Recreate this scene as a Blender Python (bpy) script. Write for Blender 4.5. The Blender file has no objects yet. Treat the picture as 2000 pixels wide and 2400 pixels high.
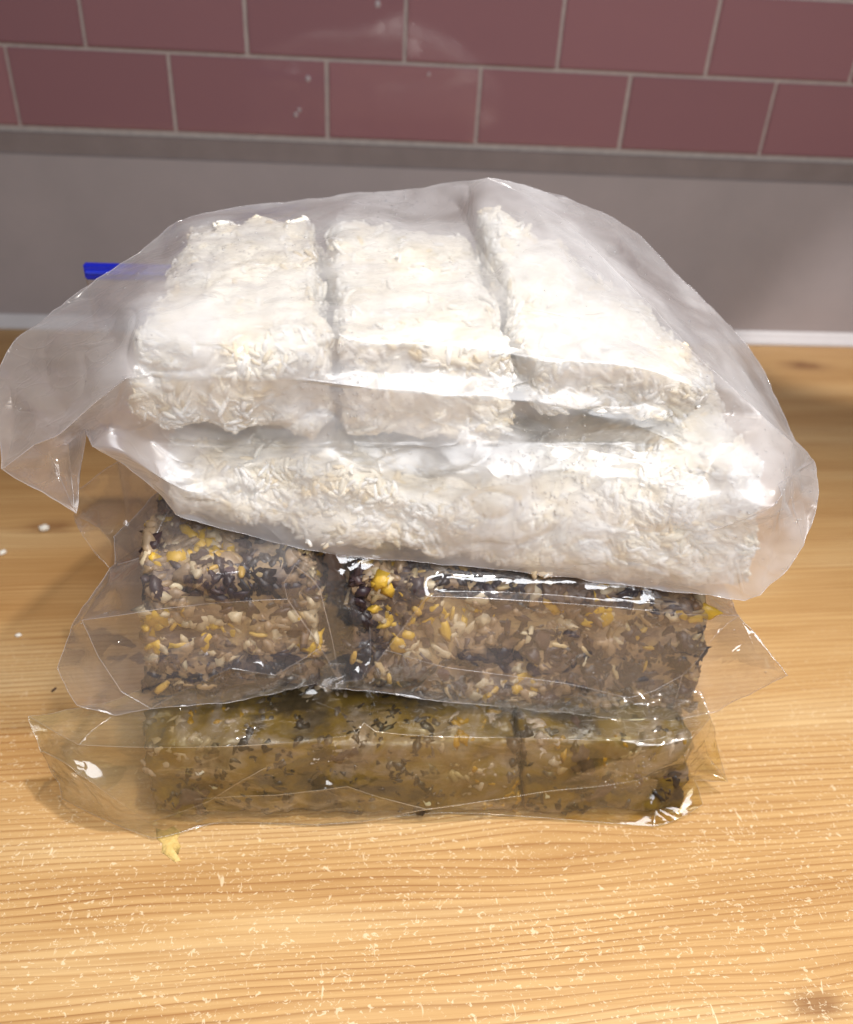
import bpy, bmesh, math, random
import numpy as np
from mathutils import Vector, Matrix, noise

scene = bpy.context.scene
col = scene.collection
R = math.radians

# ------------------------------------------------------------------ camera
cd = bpy.data.cameras.new('camera')
cam = bpy.data.objects.new('camera', cd); col.objects.link(cam)
cd.sensor_fit = 'HORIZONTAL'; cd.sensor_width = 36.0; cd.lens = 36.0
cd.clip_start = 0.01; cd.clip_end = 50
FW = Vector((0.07884835, 0.82573531, -0.55851959)); RT = Vector((0.99687199, -0.06227464, 0.04866318)); UP = Vector((-0.0054013, 0.56060954, 0.82806266))
cam.matrix_world = Matrix(((RT.x, UP.x, -FW.x, 0.0), (RT.y, UP.y, -FW.y, 0.0), (RT.z, UP.z, -FW.z, 0.3859), (0, 0, 0, 1)))
cd.dof.use_dof = True; cd.dof.focus_distance = 0.385; cd.dof.aperture_fstop = 9.0
scene.camera = cam

# ------------------------------------------------------------------ light
world = bpy.data.worlds.new('World'); scene.world = world; world.use_nodes = True
wt = world.node_tree; bg = wt.nodes['Background']
# a dim room: pale ceiling above, darker walls and furniture all round
wtc = wt.nodes.new('ShaderNodeTexCoord'); wsep = wt.nodes.new('ShaderNodeSeparateXYZ'); wt.links.new(wtc.outputs['Generated'], wsep.inputs[0])
wr = wt.nodes.new('ShaderNodeValToRGB'); wt.links.new(wsep.outputs[2], wr.inputs[0])
wr.color_ramp.elements[0].position = 0.35; wr.color_ramp.elements[0].color = (0.22, 0.20, 0.21, 1)
wr.color_ramp.elements[1].position = 0.85; wr.color_ramp.elements[1].color = (1.0, 0.97, 1.05, 1)
wt.links.new(wr.outputs[0], bg.inputs['Color']); bg.inputs['Strength'].default_value = 0.17

def lamp(name, kind, loc, target, power, colour, **kw):
    ld = bpy.data.lights.new(name, kind); ld.energy = power; ld.color = colour
    for k, v in kw.items(): setattr(ld, k, v)
    o = bpy.data.objects.new(name, ld); col.objects.link(o); o.location = loc
    o.rotation_euler = (Vector(target) - Vector(loc)).to_track_quat('-Z', 'Y').to_euler()
    return o
# ceiling downlight above and to the right of the stack
lamp('ceiling_spot', 'SPOT', (0.27, 0.10, 1.55), (0.08, 0.02, 0.0), 82, (1.0, 0.945, 0.875), spot_size=R(60), spot_blend=0.8, shadow_soft_size=0.035)
# added soft fill behind and above the camera, brightens the front faces
lamp('front_fill', 'AREA', (0.22, -0.22, 0.78), (0.03, 0.34, 0.12), 8.8, (0.965, 0.975, 1.0), shape='RECTANGLE', size=0.75, size_y=0.40)
# added narrow spot that makes the bright patch low on the right wall
lamp('added_patch_spot', 'SPOT', (0.98, 0.42, 1.30), (0.535, 0.90, -0.03), 60, (1.0, 0.95, 0.92), spot_size=R(9), spot_blend=0.4, shadow_soft_size=0.03)

scene.render.engine = 'CYCLES'
scene.view_settings.view_transform = 'Standard'; scene.view_settings.look = 'None'
scene.view_settings.exposure = 0.0; scene.view_settings.gamma = 1.0
cy = scene.cycles
cy.use_denoising = True; cy.transparent_max_bounces = 32; cy.max_bounces = 6; cy.diffuse_bounces = 3; cy.glossy_bounces = 2; cy.transmission_bounces = 3; cy.use_adaptive_sampling = True; cy.adaptive_threshold = 0.02
cy.caustics_reflective = False; cy.caustics_refractive = False; cy.sample_clamp_indirect = 4.0

# ------------------------------------------------------------------ helpers
def tag(o, label=None, cat=None, group=None, kind=None):
    if label: o['label'] = label
    if cat: o['category'] = cat
    if group: o['group'] = group
    if kind: o['kind'] = kind
    return o
def link(name, me, mat=None, parent=None):
    o = bpy.data.objects.new(name, me); col.objects.link(o)
    if mat is not None and me is not None and not me.materials: me.materials.append(mat)
    if parent: o.parent = parent
    return o
def empty(name, loc=(0, 0, 0)):
    o = bpy.data.objects.new(name, None); col.objects.link(o); o.location = loc; o.empty_display_size = 0.02
    return o
def from_bm(bm, name, smooth=True):
    me = bpy.data.meshes.new(name); bm.to_mesh(me); bm.free()
    if smooth:
        for p in me.polygons: p.use_smooth = True
    return me
def np_mesh(name, V, F, smooth=True):
    me = bpy.data.meshes.new(name); me.from_pydata(V.tolist(), [], F.tolist() if hasattr(F, 'tolist') else F)
    if smooth: me.polygons.foreach_set('use_smooth', [True] * len(me.polygons))
    me.update(); return me
def box_bm(bm, x0, x1, y0, y1, z0, z1):
    r = bmesh.ops.create_cube(bm, size=1.0)
    for v in r['verts']:
        v.co = Vector((x0 + (v.co.x + .5) * (x1 - x0), y0 + (v.co.y + .5) * (y1 - y0), z0 + (v.co.z + .5) * (z1 - z0)))
    return r['verts']

class NT:
    """small node-tree builder"""
    def __init__(s, name):
        s.m = bpy.data.materials.new(name); s.m.use_nodes = True; s.t = s.m.node_tree
        s.t.nodes.clear(); s.out = s.t.nodes.new('ShaderNodeOutputMaterial')
    def n(s, typ, **kw):
        nd = s.t.nodes.new('ShaderNode' + typ)
        for k, v in kw.items():
            if k in nd.inputs.keys(): s.set(nd.inputs[k], v)
            elif k.startswith('i') and k[1:].isdigit(): s.set(nd.inputs[int(k[1:])], v)
            else: setattr(nd, k, v)
        return nd
    def set(s, sock, v):
        if isinstance(v, bpy.types.NodeSocket): s.t.links.new(v, sock)
        elif isinstance(v, bpy.types.Node): s.t.links.new(v.outputs[0], sock)
        else: sock.default_value = v
    def math(s, op, a, b=0.0, c=0.0, clamp=False):
        return s.n('Math', operation=op, i0=a, i1=b, i2=c, use_clamp=clamp).outputs[0]
    def coord(s, scale=(1, 1, 1), which='Object', loc=(0, 0, 0), rot=(0, 0, 0)):
        tc = s.n('TexCoord'); mp = s.n('Mapping'); s.t.links.new(tc.outputs[which], mp.inputs['Vector'])
        mp.inputs['Scale'].default_value = scale; mp.inputs['Location'].default_value = loc; mp.inputs['Rotation'].default_value = rot
        return mp.outputs[0]
    def noise(s, vec, scale, detail=3.0, rough=0.55, dist=0.0, dim='3D'):
        nd = s.n('TexNoise', noise_dimensions=dim, Scale=scale, Detail=detail, Roughness=rough, Distortion=dist)
        s.set(nd.inputs['Vector'], vec); return nd.outputs[0]
    def ramp(s, fac, stops, interp='LINEAR'):
        nd = s.n('ValToRGB'); s.set(nd.inputs[0], fac); cr = nd.color_ramp; cr.interpolation = interp
        while len(cr.elements) < len(stops): cr.elements.new(0.5)
        for e, (p, c) in zip(cr.elements, stops):
            e.position = p; e.color = c if len(c) == 4 else (*c, 1)
        return nd.outputs[0]
    def mixc(s, fac, a, b, mode='MIX'):
        nd = s.n('Mix', data_type='RGBA', blend_type=mode)
        s.set(nd.inputs[0], fac); s.set(nd.inputs[6], a); s.set(nd.inputs[7], b); return nd.outputs[2]
    def mixs(s, fac, a, b):
        nd = s.n('MixShader'); s.set(nd.inputs[0], fac); s.set(nd.inputs[1], a); s.set(nd.inputs[2], b); return nd.outputs[0]
    def bump(s, h, strength, dist=0.001, normal=None):
        nd = s.n('Bump'); nd.inputs['Strength'].default_value = strength; nd.inputs['Distance'].default_value = dist
        s.set(nd.inputs['Height'], h)
        if normal is not None: s.set(nd.inputs['Normal'], normal)
        return nd.outputs[0]
    def bsdf(s, **kw):
        nd = s.n('BsdfPrincipled')
        for k, v in kw.items(): s.set(nd.inputs[k.replace('_', ' ')], v)
        return nd
    def done(s, sh):
        s.t.links.new(sh.outputs[0] if isinstance(sh, bpy.types.Node) else sh, s.out.inputs[0]); return s.m

def rgb(r, g, b):
    f = lambda c: ((c / 255 + 0.055) / 1.055) ** 2.4 if c > 10 else c / 255 / 12.92
    return (f(r), f(g), f(b), 1)

# ------------------------------------------------------------------ materials of the setting
def mat_wood():
    m = NT('pine_worktop')
    tc = m.n('TexCoord'); sep = m.n('SeparateXYZ'); m.set(sep.inputs[0], tc.outputs['Object'])
    x, y = sep.outputs[0], sep.outputs[1]
    # slow waver of the grain along its length
    warp = m.noise(m.coord((1.3, 3.5, 1)), 1.0, 1.0, 0.4)
    yy = m.math('ADD', m.math('SUBTRACT', y, m.math('MULTIPLY', x, 0.05)), m.math('MULTIPLY', m.math('SUBTRACT', warp, 0.5), 0.028))
    # the grain bends round knots and swirls
    for kx, ky, amp, wx, wy in ((0.507, 0.874, 0.012, 0.05, 0.022), (0.205, 0.180, -0.008, 0.045, 0.014), (-0.235, 0.548, 0.010, 0.045, 0.018), (0.10, 0.262, 0.014, 0.06, 0.020), (-0.02, 0.13, 0.006, 0.09, 0.022), (0.30, 0.62, 0.010, 0.08, 0.02)):
        dx = m.math('DIVIDE', m.math('SUBTRACT', x, kx), wx); dy = m.math('DIVIDE', m.math('SUBTRACT', y, ky), wy)
        r2 = m.math('ADD', m.math('MULTIPLY', dx, dx), m.math('MULTIPLY', dy, dy))
        g = m.math('EXPONENT', m.math('MULTIPLY', r2, -1.0))
        yy = m.math('ADD', yy, m.math('MULTIPLY', m.math('MULTIPLY', g, dy), -amp))
    cmb = m.n('CombineXYZ'); m.set(cmb.inputs[0], m.math('MULTIPLY', x, 0.13)); m.set(cmb.inputs[1], yy)
    vec = cmb.outputs[0]
    # growth rings: saw-toothed lines of uneven pitch
    ph = m.math('ADD', m.math('MULTIPLY', yy, 255.0), m.math('MULTIPLY', m.noise(vec, 22.0, 2.0, 0.5), 6.0))
    saw = m.math('FRACT', ph)
    late = m.ramp(saw, ((0.0, (0, 0, 0)), (0.52, (0.05, 0.05, 0.05)), (0.74, (0.55, 0.55, 0.55)), (0.84, (1, 1, 1)), (0.92, (0.15, 0.15, 0.15)), (1.0, (0, 0, 0))))
    vary = m.ramp(m.noise(vec, 38.0, 2.0, 0.5), ((0.30, (0.30, 0.30, 0.30)), (0.7, (1, 1, 1))))
    late = m.math('MULTIPLY', late, vary)
    cfine = m.n('CombineXYZ'); m.set(cfine.inputs[0], m.math('MULTIPLY', x, 6.0)); m.set(cfine.inputs[1], m.math('MULTIPLY', yy, 420.0))
    fine = m.noise(cfine.outputs[0], 1.0, 3.0, 0.6)
    band = m.noise(vec, 17.0, 4.0, 0.6)
    base = m.ramp(band, ((0.30, rgb(176, 134, 82)), (0.5, rgb(199, 160, 107)), (0.70, rgb(213, 181, 132))))
    c = m.mixc(m.math('MULTIPLY', late, 0.95), base, rgb(138, 90, 46))
    c = m.mixc(m.ramp(fine, ((0.42, (0, 0, 0)), (0.78, (0.55, 0.55, 0.55)))), c, rgb(160, 112, 62))
    # knots
    wob = m.math('MULTIPLY', m.math('SUBTRACT', m.noise(m.coord((60, 120, 1)), 1.0, 3.0), 0.5), 1.6)
    for kx, ky, wx, wy, st in ((0.507, 0.874, 0.026, 0.013, 0.75), (0.205, 0.180, 0.013, 0.0055, 0.85), (-0.235, 0.548, 0.020, 0.010, 0.55), (-0.275, 0.46, 0.016, 0.004, 0.5)):
        dx = m.math('DIVIDE', m.math('SUBTRACT', x, kx), wx); dy = m.math('DIVIDE', m.math('SUBTRACT', y, ky), wy)
        r2 = m.math('ADD', m.math('MULTIPLY', dx, dx), m.math('MULTIPLY', dy, dy))
        g = m.math('EXPONENT', m.math('MULTIPLY', m.math('MAXIMUM', m.math('ADD', r2, wob), 0.0), -1.2))
        c = m.mixc(m.math('MULTIPLY', g, st), c, rgb(110, 66, 36))
    # pale scuffs and chips worn into the front of the worktop
    v1 = m.noise(m.coord((330, 420, 1)), 1.0, 3.0, 0.66, 1.1)
    v2 = m.noise(m.coord((36, 36, 1)), 1.0, 2.0)
    fade = m.n('MapRange', i0=y, i1=0.46, i2=0.27, i3=0.0, i4=1.0).outputs[0]
    th = m.math('ADD', v1, m.math('MULTIPLY', m.math('SUBTRACT', v2, 0.5), 0.10))
    chip = m.ramp(th, ((0.60, (0, 0, 0)), (0.645, (1, 1, 1))))
    dash = m.noise(m.coord((330, 90, 1), rot=(0, 0, 0.9)), 1.0, 1.5, 0.5, 1.2)
    dash = m.ramp(m.math('ADD', dash, m.math('MULTIPLY', m.math('SUBTRACT', v2, 0.5), 0.2)), ((0.715, (0, 0, 0)), (0.76, (1, 1, 1))))
    chip = m.math('MULTIPLY', m.math('MAXIMUM', chip, dash), fade)
    c = m.mixc(m.math('MULTIPLY', chip, 0.52), c, rgb(240, 222, 188))
    nrm = m.bump(m.math('SUBTRACT', m.math('MULTIPLY', fine, 0.35), m.math('MULTIPLY', late, 0.05)), 0.2, 0.0004)
    b = m.bsdf(Base_Color=c, Roughness=m.math('ADD', 0.42, m.math('MULTIPLY', fine, 0.15)), Normal=nrm, Specular_IOR_Level=0.35)
    return m.done(b)

def mat_tile():
    m = NT('pink_glazed_tile')
    oi = m.n('ObjectInfo')
    v = m.noise(m.coord((9, 9, 9)), 1.0, 2.0)
    c = m.mixc(oi.outputs['Random'], rgb(154, 112, 117), rgb(170, 123, 127))
    c = m.mixc(m.math('MULTIPLY', v, 0.4), c, rgb(148, 108, 114))
    nrm = m.bump(m.noise(m.coord((8, 8, 8)), 1.0, 2.0, 0.5), 0.13, 0.004)
    return m.done(m.bsdf(Base_Color=c, Roughness=0.07, Normal=nrm, Specular_IOR_Level=1.0))

def mat_plain(name, c1, c2, rough=0.5, scale=40, bump=0.1, spec=0.4, **kw):
    m = NT(name)
    v = m.noise(m.coord((1, 1, 1)), scale, 4.0, 0.6)
    c = m.mixc(m.ramp(v, ((0.3, (0, 0, 0)), (0.7, (1, 1, 1)))), c1, c2)
    return m.done(m.bsdf(Base_Color=c, Roughness=rough, Normal=m.bump(v, bump, 0.001), Specular_IOR_Level=spec, **kw))

M_wood = mat_wood(); M_tile = mat_tile()
M_grout = mat_plain('pale_grout', rgb(196, 184, 176), rgb(178, 166, 160), 0.85, 160, 0.3)
M_upstand = mat_plain('grey_upstand', rgb(176, 167, 168), rgb(167, 159, 160), 0.38, 12, 0.05)
M_shadestrip = mat_plain('brown_grey_shade', rgb(146, 134, 132), rgb(136, 125, 123), 0.6, 30, 0.1)  # darker brown-grey stands in for the shade along the upstand top
M_seal = mat_plain('white_sealant', rgb(218, 214, 214), rgb(208, 204, 205), 0.35, 30, 0.05)

# ------------------------------------------------------------------ the setting
WY = 0.9455                       # face of the tiled wall
bm = bmesh.new(); box_bm(bm, -1.1, 1.3, -0.15, WY + 0.02, -0.038, 0.0)
worktop = link('worktop', from_bm(bm, 'worktop', False), M_wood); tag(worktop, 'worn pine effect worktop', 'worktop', kind='structure')

bm = bmesh.new(); box_bm(bm, -1.1, 1.3, WY + 0.003, WY + 0.05, 0.0, 0.62)
wall = link('tiled_wall', from_bm(bm, 'tiled_wall', False), M_grout); tag(wall, kind='structure', label='wall of pink glazed brick tiles with pale grout', cat='wall')
TX, TZ, TP, TQ = -0.340, 0.2083, 0.153, 0.0728
def tile_mesh():
    bm = bmesh.new(); w, h = TP - 0.0036, TQ - 0.0036
    box_bm(bm, -w / 2, w / 2, 0.0, 0.006, -h / 2, h / 2)
    bmesh.ops.bevel(bm, geom=[e for e in bm.edges if all(v.co.y < 0.001 for v in e.verts)], offset=0.0013, segments=2, affect='EDGES')
    me = from_bm(bm, 'tile', False); me.materials.append(M_tile)
    return me
tm = tile_mesh()
rnd = random.Random(4)
for row, ks in ((0, range(-4, 11)), (1, range(-4, 11)), (2, range(-4, 11)), (3, range(-4, 11))):
    for k in ks:
        x = TX + (k + 0.5 + (0.5 if row % 2 else 0.0)) * TP
        o = link('tile', tm, None, wall)
        o.location = (x + rnd.uniform(-.0004, .0004), WY + rnd.uniform(-.0006, .0006), TZ + (row + 0.5) * TQ)
        o.rotation_euler = (rnd.uniform(-.006, .006), rnd.uniform(-.002, .002), rnd.uniform(-.006, .006))
# upstand with a top strip coloured darker for its shade and a white sealant bead at the worktop
bm = bmesh.new(); box_bm(bm, -1.1, 1.3, WY - 0.006, WY + 0.002, 0.0, 0.184)
up = link('upstand', from_bm(bm, 'upstand', False), M_upstand); tag(up, 'smooth grey upstand panel behind the worktop', 'panel', kind='structure')
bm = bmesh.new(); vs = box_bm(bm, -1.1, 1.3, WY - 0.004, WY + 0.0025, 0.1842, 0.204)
tr = link('shade_strip', from_bm(bm, 'shade_strip', False), M_shadestrip, up)
bm = bmesh.new()
prof = [(0.0, 0.0), (-0.016, 0.0), (-0.0155, 0.003), (-0.011, 0.0065), (-0.0085, 0.011), (-0.0065, 0.0145), (0.0, 0.0145)]
a = [bm.verts.new((-1.1, WY + p[0], p[1])) for p in prof]; b = [bm.verts.new((1.3, WY + p[0], p[1])) for p in prof]
for i in range(len(prof)): bm.faces.new((a[i - 1], a[i], b[i], b[i - 1]))
link('sealant_bead', from_bm(bm, 'sealant_bead'), M_seal, up)

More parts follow.
